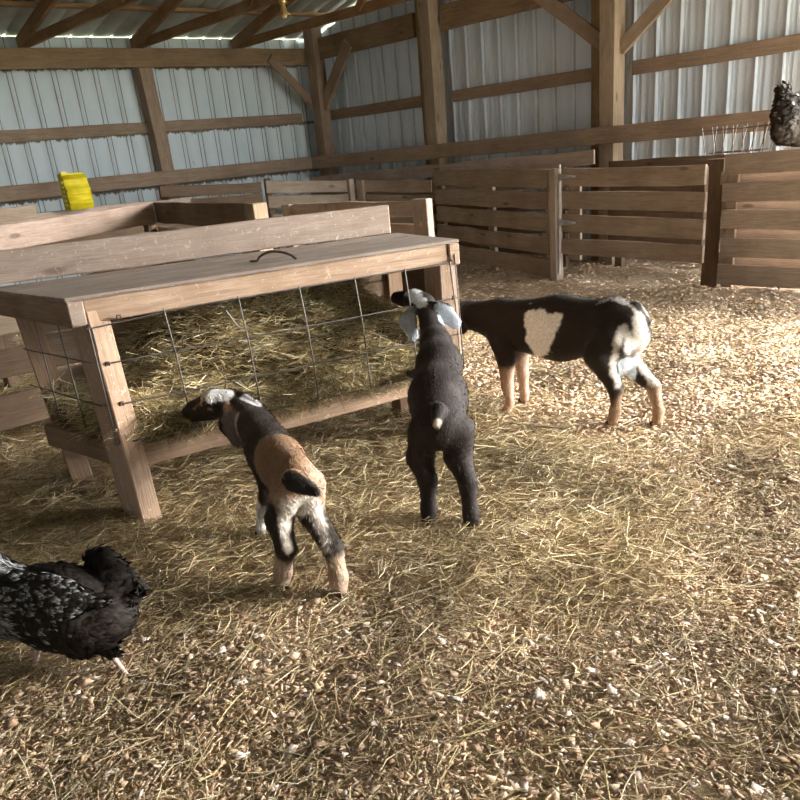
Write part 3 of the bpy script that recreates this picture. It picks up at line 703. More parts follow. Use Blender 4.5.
# ---------------------------------------------------------------- wire rack on the gate post
r0 = Vector((6.0200, 2.9625, 1.0466))
wr = empty('wire_rack', (r0.x, r0.y, .94), 'rusty wire basket rack standing on the boards left of the perched hen', 'wire rack')
yA, yB = (6.0200, 3.2165, 1.1313), (6.0200, 2.7540, 1.1144)
zt_ = (yA[2]+yB[2])/2; zb_ = .958
ls = []
for dx in (0, .22):
    ls.append([(6.02+dx, yA[1], zt_), (6.02+dx, yB[1], zt_)]); 
    ls.append([(6.05+dx*.5, yA[1]-.05, zb_+.01), (6.05+dx*.5, yB[1]+.03, zb_+.01)])
    for q in range(7):
        y = yA[1]+(yB[1]-yA[1])*q/6; ls.append([(6.02+dx, y, zt_+.02), (6.05+dx*.5, y*.92+.08*(yA[1]+yB[1])/2, zb_-.005)])
for y in (yA[1], (yA[1]+yB[1])/2, yB[1]): ls.append([(6.02, y, zt_), (6.24, y, zt_)])
tubes('basket', ls, .0042, M['wire'], wr, n=5, origin=(r0.x, r0.y, .94))

# ---------------------------------------------------------------- animals
def smin(a, b, k):
    h = np.clip(.5+.5*(b-a)/k, 0, 1); return b*(1-h)+a*h-k*h*(1-h)
def sdf(P_, prims, kk):
    out = None
    for pr_ in prims:
        p0, p1, r0_, r1_ = [np.array(q, float) if not np.isscalar(q) else q for q in pr_[:4]]
        k = pr_[5] if len(pr_) > 5 else None
        X = P_-p0; Bv = p1-p0; sc2 = 1.0
        if k is not None:
            for ax, f in k:
                ax = np.array(ax, float); ax /= np.linalg.norm(ax)
                X = X+((1/f-1)*(X@ax))[:, None]*ax; Bv = Bv+(1/f-1)*(Bv@ax)*ax; sc2 = min(sc2, f)
        L2 = max(Bv@Bv, 1e-9); t = np.clip(X@Bv/L2, 0, 1)
        dist = (np.linalg.norm(X-t[:, None]*Bv, axis=1)-(r0_+(r1_-r0_)*t))*sc2
        kb = pr_[4] if pr_[4] is not None else kk
        out = dist if out is None else smin(out, dist, kb)
    return out
def surf(prims, vox, kk=.02, pad=.02):
    pts = np.array([q for p in prims for q in (p[0], p[1])]); rm = max(max(p[2], p[3]) for p in prims)*1.3
    lo = pts.min(0)-rm-pad; hi = pts.max(0)+rm+pad
    n = np.ceil((hi-lo)/vox).astype(int)+1
    ax = [lo[q]+vox*np.arange(n[q]) for q in range(3)]
    D_ = np.empty(tuple(n), np.float32)
    YY, ZZ = np.meshgrid(ax[1], ax[2], indexing='ij')
    for q in range(n[0]):
        Pq = np.stack([np.full(YY.size, ax[0][q]), YY.ravel(), ZZ.ravel()], 1); D_[q] = sdf(Pq, prims, kk).reshape(YY.shape)
    S_ = D_ < 0
    act = np.zeros(tuple(n-1), bool); c = S_[:-1, :-1, :-1]
    al = c.copy(); an = c.copy()
    for dx in (0, 1):
        for dy in (0, 1):
            for dz in (0, 1):
                q = S_[dx:n[0]-1+dx, dy:n[1]-1+dy, dz:n[2]-1+dz]; al &= q; an |= q
    act = an & ~al
    idx = -np.ones(act.shape, int); ijk = np.argwhere(act); idx[act] = np.arange(len(ijk))
    V = lo+(ijk+.5)*vox
    Fq = []
    for d in range(3):
        e1, e2 = (d+1) % 3, (d+2) % 3
        s0 = [slice(None)]*3; s1 = [slice(None)]*3; s0[d] = slice(0, -1); s1[d] = slice(1, None)
        a_, b_ = S_[tuple(s0)], S_[tuple(s1)]
        cr = np.argwhere(a_ != b_); cr = cr[(cr[:, e1] > 0) & (cr[:, e2] > 0) & (cr[:, e1] < n[e1]-1) & (cr[:, e2] < n[e2]-1)]
        ins = a_[tuple(cr.T)]
        def sh(o1, o2):
            q = cr.copy(); q[:, e1] -= o1; q[:, e2] -= o2; return idx[tuple(q.T)]
        quad = np.stack([sh(1, 1), sh(0, 1), sh(0, 0), sh(1, 0)], 1)
        quad[~ins] = quad[~ins][:, ::-1]; Fq.append(quad)
    F = np.concatenate(Fq); F = F[(F >= 0).all(1)]
    e = vox*.4
    for it in range(5):
        d0 = sdf(V, prims, kk); G = np.stack([sdf(V+np.eye(3)[q]*e, prims, kk)-sdf(V-np.eye(3)[q]*e, prims, kk) for q in range(3)], 1)
        G /= (np.linalg.norm(G, axis=1, keepdims=True)+1e-9); V = V-G*np.clip(d0, -vox, vox)[:, None]*.9
    return V, F, G
def hash3(P_, s):   # cheap smooth noise for ragged patch edges
    return (np.sin(P_[:, 0]*s+1.7*np.sin(P_[:, 1]*s*.83))+np.sin(P_[:, 1]*s*1.13+1.3*np.sin(P_[:, 2]*s*.91))+np.sin(P_[:, 2]*s*1.07+1.9*np.sin(P_[:, 0]*s*.77)))/3
def paint(P_, base, blobs):
    c = np.tile(np.array(base, float), (len(P_), 1)); nz = hash3(P_, 70)*.006+hash3(P_, 190)*.004
    for bl in blobs:
        caps, col, soft = (bl[1], bl[2], bl[3]) if bl[0] == 'G' else ([bl[:3]], bl[3], bl[4])
        d = None
        for p0, p1, r in caps:
            p0 = np.array(p0); p1 = np.array(p1); Bv = p1-p0; X = P_-p0; t = np.clip(X@Bv/max(Bv@Bv, 1e-9), 0, 1)
            d_ = np.linalg.norm(X-t[:, None]*Bv, axis=1)-r
            d = d_ if d is None else smin(d, d_, .010)
        d = d+nz
        m = 1-sm(d, -soft, soft); c = c*(1-m[:, None])+np.array(col)*m[:, None]
    return c
def fur(V, Nn, cols, n, flow, L=.014, wd=.0016, lift=.22, avoid=None):
    k = rs.choice(len(V), n); p = V[k]+rs.normal(0, .002, (n, 3)); nn_ = Nn[k]
    d = flow(p); d = d-(d*nn_).sum(1)[:, None]*nn_; d /= np.linalg.norm(d, axis=1, keepdims=True)+1e-6
    d = d+nn_*lift+rs.normal(0, .18, (n, 3)); d /= np.linalg.norm(d, axis=1, keepdims=True)
    s = np.cross(d, nn_); s /= np.linalg.norm(s, axis=1, keepdims=True)+1e-6
    Ls = L*rs.uniform(.5, 1.3, n)[:, None]; p = p-nn_*.001
    Vv = np.stack([p-s*wd/2, p+s*wd/2, p+d*Ls*.6-nn_*Ls*.05+s*wd*.3, p+d*Ls-nn_*Ls*.22], 1).reshape(-1, 3)
    F = (np.arange(n)*4)[:, None]+np.arange(4)[None]
    cc = np.repeat(cols[k]*rs.uniform(.7, 1.35, (n, 1)), 4, 0)
    return Vv, F, cc
def ball(name, c, r, mat, parent, sc3=(1, 1, 1)):
    bm = bmesh.new(); bmesh.ops.create_uvsphere(bm, u_segments=14, v_segments=10, radius=r)
    for v in bm.verts: v.co = Vector((v.co.x*sc3[0], v.co.y*sc3[1], v.co.z*sc3[2]))
    for f in bm.faces: f.smooth = True
    me = bpy.data.meshes.new('m'); bm.to_mesh(me); bm.free(); return link(name, me, mat, parent, c)
def hoof(foot, d, parent, r=.019):
    """cloven hoof: two toes under the leg"""
    f = np.array(foot); d = np.array([d[0], d[1], 0]); d = d/np.linalg.norm(d); s = np.array([-d[1], d[0], 0])
    pr = [(f+s*o+np.array([0, 0, .022]), f+s*o*1.1+d*.014+np.array([0, 0, .007]), r*.55, r*.50, .003) for o in (-.0085, .0085)]
    V, F, G = surf(pr, .003, .003, .006)
    return mesh_np('hoof', V, F, M['hoof'], parent, smooth=True, origin=tuple(f))
def animal(name, prims, base, blobs, label, cat, org, vox=.0055, kk=.022, nfur=14000, flow=None, L=.014, matname='coat', wd=.0016):
    V, F, G = surf(prims, vox, kk)
    cols = paint(V, base, blobs)
    o = mesh_np(name, V, F, M[matname], cols=cols, smooth=True, origin=org); tag(o, label, cat)
    if nfur:
        v, f, c = fur(V, G, cols, nfur, flow, L, wd)
        tag(mesh_np('coat_hair', v, f, M['fur'], o, cols=c, origin=org), kind='stuff')
    return o, V, G, cols
arr = np.array
BLK = (.030, .023, .019); DKB = (.040, .028, .021); BRN = (.30, .155, .075); TAN = (.47, .30, .18); WHT = (.78, .76, .74); CRM = (.62, .50, .40); GRY = (.40, .42, .46)

def RAYS(L, col, s_=.005): return [('G', L, col, s_)]
FW = (0.6032, 0.6970, -0.3878)
def leg(pts, rads, k=.012): return [(pts[q], pts[q+1], rads[q], rads[q+1], k) for q in range(len(pts)-1)]
def flow_to(f, down=.55):
    f = arr(f, float)
    return lambda p: np.tile(-f, (len(p), 1))*np.where(p[:, 2:3] > .25, 1, .15)+arr([0, 0, -1.0])*np.where(p[:, 2:3] > .25, down, 1.4)

# brown and black kid at the left
f = arr([.37, .93, 0]); lat = (.93, -.37, 0)
prA = [((1.240, 1.895, .335), (1.300, 2.05, .325), .076, .086, .03, [(lat, .80)]), ((1.300, 2.05, .325), (1.355, 2.21, .325), .086, .082, .03, [(lat, .84)]),
       ((1.355, 2.21, .345), (1.390, 2.32, .375), .074, .062, .03), ((1.390, 2.32, .375), (1.42, 2.47, .415), .062, .044, .02)]
prA += leg([(1.20, 1.885, .315), (1.178, 1.925, .215), (1.150, 1.868, .147), (1.147, 1.900, .06), (1.144, 1.912, .02)], [.050, .040, .029, .025, .026], .018)
prA += leg([(1.268, 1.865, .315), (1.262, 1.87, .215), (1.235, 1.748, .150), (1.231, 1.735, .06), (1.228, 1.736, .02)], [.046, .038, .029, .025, .026], .018)
prA += leg([(1.325, 2.21, .30), (1.312, 2.18, .215), (1.308, 2.235, .12), (1.306, 2.258, .05), (1.306, 2.266, .02)], [.046, .028, .018, .015, .016])
prA += leg([(1.405, 2.18, .30), (1.385, 2.15, .215), (1.345, 2.16, .12), (1.325, 2.165, .05), (1.322, 2.170, .02)], [.046, .028, .018, .015, .016])
prA += [((1.1828, 1.8248, 0.3627), (1.1832, 1.7194, 0.3544), .036, .013, .008)]
prA += [((1.4112, 2.5066, 0.4219), (1.3708, 2.5463, 0.4304), .056, .050, .012), ((1.3697, 2.5455, 0.4271), (1.3208, 2.6079, 0.4118), .048, .030, .012), ((1.3598, 2.5526, 0.3988), (1.3126, 2.6022, 0.3887), .030, .022, .006), ((1.3106, 2.6136, 0.4062), (1.3016, 2.6202, 0.4039), .026, .022, .006)]
prA += [((1.3719, 2.4642, 0.4393), (1.3425, 2.4021, 0.3851), .016, .040, .004, [(FW, .25)]), ((1.3425, 2.4021, 0.3851), (1.3347, 2.3670, 0.3356), .040, .024, .004, [(FW, .25)])]
prA += [((1.4267, 2.4544, 0.4553), (1.4360, 2.3836, 0.4199), .018, .028, .003, [(FW, .3)])]
blA = [((1.232, 1.83, .35), (1.300, 2.04, .33), .115, (.29, .175, .105), .012), *RAYS([((1.1887, 1.7072, 0.4441), (1.3778, 1.9788, 0.3239), 0.02), ((1.1887, 1.7007, 0.4324), (1.3778, 1.9713, 0.3103), 0.02), ((1.1886, 1.6943, 0.4208), (1.3777, 1.9638, 0.2968), 0.02), ((1.1886, 1.6878, 0.4091), (1.3777, 1.9563, 0.2832), 0.02), ((1.1885, 1.6813, 0.3974), (1.3776, 1.9488, 0.2697), 0.02), ((1.1855, 1.6776, 0.3861), (1.3741, 1.9445, 0.2566), 0.0195), ((1.1825, 1.6740, 0.3747), (1.3706, 1.9403, 0.2435), 0.019), ((1.1795, 1.6703, 0.3634), (1.3671, 1.9360, 0.2303), 0.0185), ((1.1765, 1.6666, 0.3521), (1.3636, 1.9317, 0.2172), 0.018)], (.50, .37, .28), .035), *RAYS([((1.0682, 1.7650, 0.3605), (1.2139, 2.0056, 0.2460), 0.014), ((1.0771, 1.7567, 0.3594), (1.2239, 1.9962, 0.2448), 0.014), ((1.0859, 1.7484, 0.3583), (1.2340, 1.9868, 0.2435), 0.014), ((1.0948, 1.7401, 0.3572), (1.2441, 1.9773, 0.2422), 0.014), ((1.1037, 1.7318, 0.3560), (1.2542, 1.9679, 0.2410), 0.014)], (.42, .29, .21), .02), ((1.43, 2.36, .43), (1.335, 2.10, .415), .030, BLK, .010), ((1.37, 2.10, .30), (1.40, 2.2, .33), .05, BLK, .02),
       *RAYS([((1.0888, 1.6744, 0.3587), (1.2661, 1.9469, 0.2218), 0.026), ((1.0971, 1.6676, 0.3594), (1.2757, 1.9390, 0.2225), 0.026), ((1.1054, 1.6607, 0.3600), (1.2854, 1.9311, 0.2233), 0.026), ((1.1137, 1.6539, 0.3607), (1.2950, 1.9232, 0.2240), 0.026), ((1.0646, 1.6984, 0.3643), (1.2380, 1.9749, 0.2282), 0.018), ((1.0597, 1.6960, 0.3522), (1.2322, 1.9721, 0.2142), 0.0177), ((1.0547, 1.6936, 0.3401), (1.2264, 1.9693, 0.2002), 0.0173), ((1.0497, 1.6912, 0.3281), (1.2206, 1.9665, 0.1861), 0.017), ((1.0460, 1.6876, 0.3158), (1.2163, 1.9623, 0.1719), 0.0163), ((1.0423, 1.6840, 0.3036), (1.2120, 1.9581, 0.1577), 0.0157), ((1.0386, 1.6804, 0.2914), (1.2077, 1.9539, 0.1434), 0.015), ((1.0356, 1.6762, 0.2790), (1.2041, 1.9490, 0.1291), 0.0133), ((1.0325, 1.6719, 0.2667), (1.2006, 1.9441, 0.1148), 0.0117), ((1.0294, 1.6677, 0.2544), (1.1970, 1.9392, 0.1005), 0.01), ((1.1199, 1.6425, 0.3497), (1.3022, 1.9099, 0.2113), 0.018), ((1.1187, 1.6375, 0.3389), (1.3008, 1.9041, 0.1987), 0.0173), ((1.1175, 1.6325, 0.3280), (1.2994, 1.8982, 0.1861), 0.0167), ((1.1163, 1.6275, 0.3172), (1.2980, 1.8924, 0.1734), 0.016), ((1.1148, 1.6223, 0.3055), (1.2963, 1.8864, 0.1599), 0.0153), ((1.1133, 1.6171, 0.2938), (1.2946, 1.8803, 0.1463), 0.0147), ((1.1118, 1.6119, 0.2822), (1.2928, 1.8742, 0.1327), 0.014), ((1.1101, 1.6064, 0.2697), (1.2908, 1.8680, 0.1182), 0.012), ((1.1083, 1.6010, 0.2572), (1.2887, 1.8617, 0.1037), 0.01), ((1.1065, 1.5956, 0.2447), (1.2867, 1.8554, 0.0892), 0.008)], (.74, .68, .62), .008),
       *RAYS([((1.0581, 1.7773, 0.3670), (1.2265, 2.0600, 0.2344), 0.01), ((1.0553, 1.7732, 0.3552), (1.2232, 2.0553, 0.2208), 0.0127), ((1.0525, 1.7691, 0.3434), (1.2199, 2.0505, 0.2071), 0.0153), ((1.0497, 1.7650, 0.3316), (1.2166, 2.0457, 0.1935), 0.018), ((1.0471, 1.7608, 0.3203), (1.2137, 2.0409, 0.1803), 0.018), ((1.0446, 1.7567, 0.3089), (1.2108, 2.0361, 0.1671), 0.018), ((1.0421, 1.7525, 0.2975), (1.2079, 2.0313, 0.1539), 0.018), ((1.0396, 1.7483, 0.2861), (1.2050, 2.0265, 0.1407), 0.018), ((1.0376, 1.7437, 0.2747), (1.2026, 2.0211, 0.1275), 0.018), ((1.0355, 1.7391, 0.2632), (1.2003, 2.0158, 0.1142), 0.018), ((1.0335, 1.7345, 0.2518), (1.1979, 2.0104, 0.1010), 0.018), ((1.0315, 1.7299, 0.2404), (1.1956, 2.0051, 0.0877), 0.018)], BLK, .006), *RAYS([((1.1838, 1.6395, 0.3148), (1.3452, 1.8631, 0.1941), 0.012), ((1.1808, 1.6358, 0.3035), (1.3418, 1.8589, 0.1812), 0.0125), ((1.1777, 1.6321, 0.2922), (1.3384, 1.8547, 0.1684), 0.013), ((1.1747, 1.6284, 0.2809), (1.3349, 1.8505, 0.1555), 0.0135), ((1.1717, 1.6247, 0.2695), (1.3315, 1.8463, 0.1427), 0.014), ((1.1687, 1.6210, 0.2582), (1.3281, 1.8421, 0.1298), 0.015), ((1.1657, 1.6174, 0.2469), (1.3247, 1.8379, 0.1169), 0.016), ((1.1627, 1.6137, 0.2356), (1.3213, 1.8337, 0.1041), 0.017), ((1.1597, 1.6100, 0.2243), (1.3178, 1.8295, 0.0912), 0.018)], BLK, .006),
       ((1.146, 1.895, .10), (1.144, 1.915, .02), .040, (.46, .34, .25), .015), ((1.144, 1.912, .015), (1.144, 1.93, .0), .026, BLK, .006), ((1.232, 1.735, .10), (1.228, 1.736, .02), .040, (.46, .34, .25), .015), ((1.228, 1.736, .015), (1.228, 1.75, .0), .026, BLK, .006),
       ((1.31, 2.235, .155), (1.306, 2.26, .03), .030, WHT, .008), ((1.345, 2.16, .155), (1.322, 2.17, .03), .030, WHT, .008),
       ((1.1612, 1.7957, 0.3800), (1.1779, 1.6948, 0.3534), .034, BLK, .004),
       ((1.3308, 2.5269, 0.4880), (1.3754, 2.4833, 0.4791), .040, (.82, .82, .84), .004), ((1.3200, 2.5334, 0.4572), (1.2976, 2.5770, 0.4233), .010, (.40, .24, .14), .003),
       ((1.3045, 2.5367, 0.4132), (1.3326, 2.5048, 0.4253), .008, (.36, .22, .14), .003),
       ((1.3645, 2.4484, 0.4510), (1.3510, 2.4162, 0.4237), .014, (.42, .25, .17), .008), ((1.3447, 2.3943, 0.4003), (1.3229, 2.3485, 0.3356), .036, (.21, .165, .145), .006), ((1.3495, 2.3710, 0.4173), (1.3349, 2.3315, 0.3496), .013, (.50, .43, .40), .005),
       ((1.4244, 2.4168, 0.4615), (1.4369, 2.3620, 0.4340), .020, (.55, .55, .58), .004)]
ga, VA, NA, CA_ = animal('goat', prA, DKB, blA, 'small goat kid with brown back, short black tail and white blaze, reaching into the feeder', 'goat', (1.25, 2.0, 0), .0052, .02, 15000, flow_to(f), .016)
ball('eye', (1.3244, 2.5257, 0.4425), .010, M['eye'], ga)
for q in ((1.144, 1.915, 0), (1.228, 1.739, 0), (1.306, 2.27, 0), (1.322, 2.173, 0)): hoof(q, f, ga)

# black kid rearing at the grid
f = arr([.70, .68, .2]); lat = (.68, -.73, 0)
prB = [((1.79, 1.835, .355), (1.90, 1.945, .40), .088, .098, .04, [(lat, 1.0)]), ((1.90, 1.945, .40), (2.03, 2.06, .465), .098, .082, .04, [(lat, .95)]),
       ((2.03, 2.06, .475), (2.11, 2.15, .525), .074, .056, .04), ((2.11, 2.15, .525), (2.2594, 2.3323, 0.6029), .054, .040, .02)]
prB += leg([(1.752, 1.870, .330), (1.755, 1.905, .235), (1.746, 1.868, .160), (1.738, 1.866, .06), (1.733, 1.866, .02)], [.056, .045, .031, .025, .026], .018)
prB += leg([(1.826, 1.790, .330), (1.832, 1.800, .235), (1.803, 1.735, .165), (1.793, 1.720, .06), (1.790, 1.720, .02)], [.060, .046, .030, .025, .026], .018)
prB += leg([(2.03, 2.11, .44), (2.05, 2.18, .38), (2.13, 2.29, .385), (2.170, 2.362, .366)], [.042, .027, .018, .015])
prB += leg([(2.08, 2.06, .44), (2.12, 2.14, .38), (2.20, 2.23, .385), (2.235, 2.345, .368)], [.042, .027, .018, .015])
prB += [((1.7461, 1.7872, 0.4236), (1.7046, 1.7581, 0.3969), .026, .018, .010)]
prB += [((2.2767, 2.3704, 0.6208), (2.2778, 2.4216, 0.6373), .048, .044, .012), ((2.2778, 2.4216, 0.6373), (2.2887, 2.5408, 0.6363), .042, .026, .012)]
prB += [((2.2559, 2.3088, 0.6326), (2.2470, 2.2313, 0.6085), .013, .034, .003, [(FW, .25)]), ((2.2470, 2.2313, 0.6085), (2.2497, 2.1787, 0.5696), .034, .024, .003, [(FW, .28)])]
prB += [((2.2365, 2.3994, 0.6105), (2.1887, 2.3773, 0.5737), .016, .034, .003, [(FW, .25)]), ((2.1887, 2.3773, 0.5737), (2.1849, 2.3512, 0.5209), .034, .022, .003, [(FW, .28)])]
EARB = (.58, .64, .72)
blB = RAYS([((2.1474, 2.3121, 0.7018), (2.2583, 2.4314, 0.6761), 0.022), ((2.1534, 2.3004, 0.6901), (2.2645, 2.4191, 0.6638), 0.0245), ((2.1594, 2.2887, 0.6784), (2.2708, 2.4068, 0.6514), 0.027), ((2.1698, 2.2688, 0.6587), (2.2818, 2.3859, 0.6308), 0.022)], (.80, .84, .90), .004)
blB += RAYS([((2.1838, 2.1882, 0.6388), (2.2837, 2.2883, 0.6131), 0.018), ((2.1904, 2.1749, 0.6253), (2.2906, 2.2744, 0.5990), 0.027), ((2.1971, 2.1617, 0.6118), (2.2976, 2.2606, 0.5849), 0.036), ((2.2021, 2.1502, 0.5991), (2.3028, 2.2486, 0.5716), 0.0367), ((2.2071, 2.1388, 0.5864), (2.3081, 2.2367, 0.5584), 0.0373), ((2.2121, 2.1274, 0.5738), (2.3134, 2.2248, 0.5451), 0.038)], EARB, .004)
blB += RAYS([((2.1473, 2.3226, 0.6173), (2.2567, 2.4410, 0.5876), 0.026), ((2.1381, 2.3209, 0.5999), (2.2471, 2.4391, 0.5693), 0.031), ((2.1290, 2.3191, 0.5825), (2.2374, 2.4373, 0.5510), 0.036), ((2.1291, 2.3100, 0.5664), (2.2376, 2.4277, 0.5341), 0.034), ((2.1292, 2.3009, 0.5503), (2.2377, 2.4182, 0.5172), 0.032), ((2.1294, 2.2919, 0.5342), (2.2379, 2.4087, 0.5003), 0.03)], (.52, .56, .62), .005)
blB += [((1.6874, 1.7666, 0.4498), (1.6862, 1.7509, 0.4200), .012, (.085, .075, .072), .014), ((1.7302, 1.7332, 0.4564), (1.7019, 1.7396, 0.4240), .012, (.10, .09, .088), .014),
       ((1.6956, 1.7486, 0.4045), (1.6905, 1.7450, 0.3901), .015, (.70, .64, .56), .004), ((1.8720, 1.8454, 0.4661), (1.8811, 1.8281, 0.4490), .02, (.07, .055, .05), .02)]
gb, VB_, NB_, CB_ = animal('goat', prB, (.030, .022, .020), blB, 'black goat kid seen from behind with long pale ears, head through the wire grid', 'goat', (1.8, 1.85, 0), .0052, .02, 15000, flow_to(f, .5), .013)
for q in ((1.733, 1.869, 0), (1.790, 1.723, 0)): hoof(q, f, gb)
for q in ((2.172, 2.368, .350), (2.237, 2.350, .352)): hoof(q, f, gb)

# the doe
f = arr([-.1, .99, 0]); lat = (.99, .1, 0)
prD = [((2.965, 1.915, .435), (2.945, 2.20, .405), .108, .138, .04, [(lat, .80)]), ((2.945, 2.20, .405), (2.905, 2.47, .405), .138, .115, .04, [(lat, .78)]),
       ((2.972, 1.870, .445), (2.965, 1.94, .455), .078, .096, .03), ((2.895, 2.50, .43), (2.84, 2.67, .45), .092, .064, .04), ((2.84, 2.67, .45), (2.77, 2.70, .465), .062, .050, .02),
       ((2.76, 2.70, .46), (2.70, 2.685, .455), .055, .045, .015), ((2.70, 2.685, .452), (2.60, 2.66, .43), .042, .028, .015)]
prD += leg([(2.915, 1.925, .375), (2.8761, 1.9484, 0.3307), (2.9328, 1.9050, 0.1603), (2.952, 1.920, .06), (2.944, 1.927, .02)], [.094, .064, .026, .020, .024], .025)
prD += leg([(3.025, 1.89, .385), (3.035, 1.94, .28), (3.060, 1.800, .160), (3.045, 1.765, .06), (3.038, 1.765, .02)], [.080, .054, .027, .021, .024], .02)
prD += leg([(2.845, 2.47, .37), (2.835, 2.43, .26), (2.832, 2.43, .14), (2.830, 2.415, .055), (2.815, 2.425, .02)], [.062, .042, .027, .018, .023], .016)
prD += leg([(2.965, 2.49, .37), (2.985, 2.47, .26), (3.005, 2.475, .14), (3.012, 2.476, .05), (3.015, 2.480, .02)], [.062, .040, .026, .021, .023], .016)
prD += [((3.00, 1.93, .285), (3.00, 1.925, .265), .050, .050, .012), ((2.98, 1.915, .24), (2.98, 1.91, .225), .014, .009, .008)]
prD += [((2.982, 1.845, .515), (2.998, 1.800, .455), .024, .014, .012)]
prD += [((2.74, 2.66, .475), (2.725, 2.60, .42), .014, .032, .004, [((1, .2, 0), .3)]), ((2.79, 2.74, .475), (2.80, 2.80, .42), .014, .032, .004, [((1, .2, 0), .3)])]
OR = (.50, .30, .16)
CREAM = (.92, .88, .82)
blD = RAYS([((2.6928, 2.1642, 0.5108), (2.9621, 2.3807, 0.4419), 0.026), ((2.6890, 2.1566, 0.4912), (2.9579, 2.3723, 0.4204), 0.031), ((2.6852, 2.1490, 0.4716), (2.9537, 2.3639, 0.3988), 0.036), ((2.6988, 2.1452, 0.4860), (2.9687, 2.3598, 0.4146), 0.032), ((2.7124, 2.1414, 0.5003), (2.9837, 2.3556, 0.4304), 0.028), ((2.7260, 2.1376, 0.5147), (2.9986, 2.3514, 0.4462), 0.024), ((2.7180, 2.1362, 0.4996), (2.9898, 2.3498, 0.4296), 0.027), ((2.7100, 2.1348, 0.4846), (2.9810, 2.3483, 0.4130), 0.03), ((2.7019, 2.1333, 0.4695), (2.9721, 2.3467, 0.3965), 0.033), ((2.6939, 2.1319, 0.4545), (2.9633, 2.3451, 0.3799), 0.036), ((2.6859, 2.1305, 0.4394), (2.9545, 2.3435, 0.3633), 0.039), ((2.6779, 2.1291, 0.4243), (2.9456, 2.3420, 0.3468), 0.042), ((2.6764, 2.1181, 0.4024), (2.9440, 2.3299, 0.3227), 0.039), ((2.6750, 2.1072, 0.3805), (2.9424, 2.3179, 0.2986), 0.036), ((2.6842, 2.1072, 0.3949), (2.9526, 2.3179, 0.3144), 0.036), ((2.6934, 2.1072, 0.4092), (2.9627, 2.3179, 0.3301), 0.036), ((2.7026, 2.1072, 0.4235), (2.9728, 2.3179, 0.3459), 0.036), ((2.7118, 2.1072, 0.4379), (2.9830, 2.3179, 0.3617), 0.036), ((2.7210, 2.1072, 0.4522), (2.9931, 2.3179, 0.3774), 0.036), ((2.7302, 2.1072, 0.4665), (3.0032, 2.3179, 0.3932), 0.036), ((2.7394, 2.1072, 0.4809), (3.0134, 2.3179, 0.4090), 0.036), ((2.7304, 2.1034, 0.4599), (3.0034, 2.3138, 0.3859), 0.035), ((2.7213, 2.0996, 0.4390), (2.9934, 2.3096, 0.3629), 0.034), ((2.7325, 2.0975, 0.4526), (3.0058, 2.3072, 0.3779), 0.031), ((2.7438, 2.0953, 0.4663), (3.0182, 2.3049, 0.3929), 0.028), ((2.7550, 2.0932, 0.4799), (3.0305, 2.3025, 0.4079), 0.025), ((2.7663, 2.0911, 0.4936), (3.0429, 2.3002, 0.4229), 0.022)], CREAM)
blD += [((2.8745, 2.3077, 0.5354), (2.9046, 2.3338, 0.4747), .008, (.6, .58, .55), .003), *RAYS([((2.6022, 2.1462, 0.3374), (2.9084, 2.3986, 0.2360), 0.012), ((2.6137, 2.1342, 0.3337), (2.9211, 2.3853, 0.2318), 0.0123), ((2.6251, 2.1223, 0.3300), (2.9339, 2.3719, 0.2276), 0.0126), ((2.6365, 2.1103, 0.3263), (2.9466, 2.3586, 0.2235), 0.0129), ((2.6479, 2.0984, 0.3225), (2.9594, 2.3452, 0.2193), 0.0131), ((2.6593, 2.0864, 0.3188), (2.9721, 2.3319, 0.2151), 0.0134), ((2.6707, 2.0745, 0.3151), (2.9849, 2.3185, 0.2110), 0.0137), ((2.6821, 2.0625, 0.3114), (2.9976, 2.3052, 0.2068), 0.014), ((2.6941, 2.0510, 0.3093), (3.0111, 2.2923, 0.2046), 0.0138), ((2.7061, 2.0395, 0.3073), (3.0245, 2.2794, 0.2023), 0.0135), ((2.7182, 2.0279, 0.3053), (3.0380, 2.2665, 0.2001), 0.0132), ((2.7302, 2.0164, 0.3033), (3.0514, 2.2536, 0.1978), 0.013), ((2.7422, 2.0049, 0.3013), (3.0648, 2.2408, 0.1956), 0.0128), ((2.7542, 1.9934, 0.2993), (3.0783, 2.2279, 0.1933), 0.0125), ((2.7662, 1.9819, 0.2973), (3.0917, 2.2150, 0.1911), 0.0123), ((2.7783, 1.9703, 0.2953), (3.1051, 2.2021, 0.1888), 0.012)], (.60, .45, .33), .012), *RAYS([((2.6509, 1.8147, 0.5910), (2.9929, 2.0489, 0.5125), 0.004), ((2.6635, 1.8054, 0.5940), (3.0072, 2.0384, 0.5158), 0.0043), ((2.6762, 1.7961, 0.5970), (3.0215, 2.0278, 0.5192), 0.0045), ((2.6889, 1.7868, 0.6000), (3.0359, 2.0173, 0.5226), 0.0047), ((2.7016, 1.7775, 0.6030), (3.0502, 2.0068, 0.5259), 0.005), ((2.7114, 1.7662, 0.5981), (3.0613, 1.9941, 0.5204), 0.0053), ((2.7213, 1.7549, 0.5932), (3.0725, 1.9814, 0.5149), 0.0055), ((2.7312, 1.7437, 0.5883), (3.0836, 1.9687, 0.5093), 0.0057), ((2.7410, 1.7324, 0.5834), (3.0947, 1.9559, 0.5038), 0.006), ((2.7456, 1.7220, 0.5718), (3.0999, 1.9442, 0.4907), 0.0067), ((2.7502, 1.7116, 0.5602), (3.1051, 1.9325, 0.4777), 0.0073), ((2.7548, 1.7012, 0.5487), (3.1103, 1.9207, 0.4646), 0.008)], (.38, .35, .33), .004),
       ((2.835, 2.42, .20), (2.818, 2.41, .0), .042, (.52, .34, .24), .02), ((2.995, 2.48, .26), (3.015, 2.48, .0), .050, (.55, .38, .28), .02)]
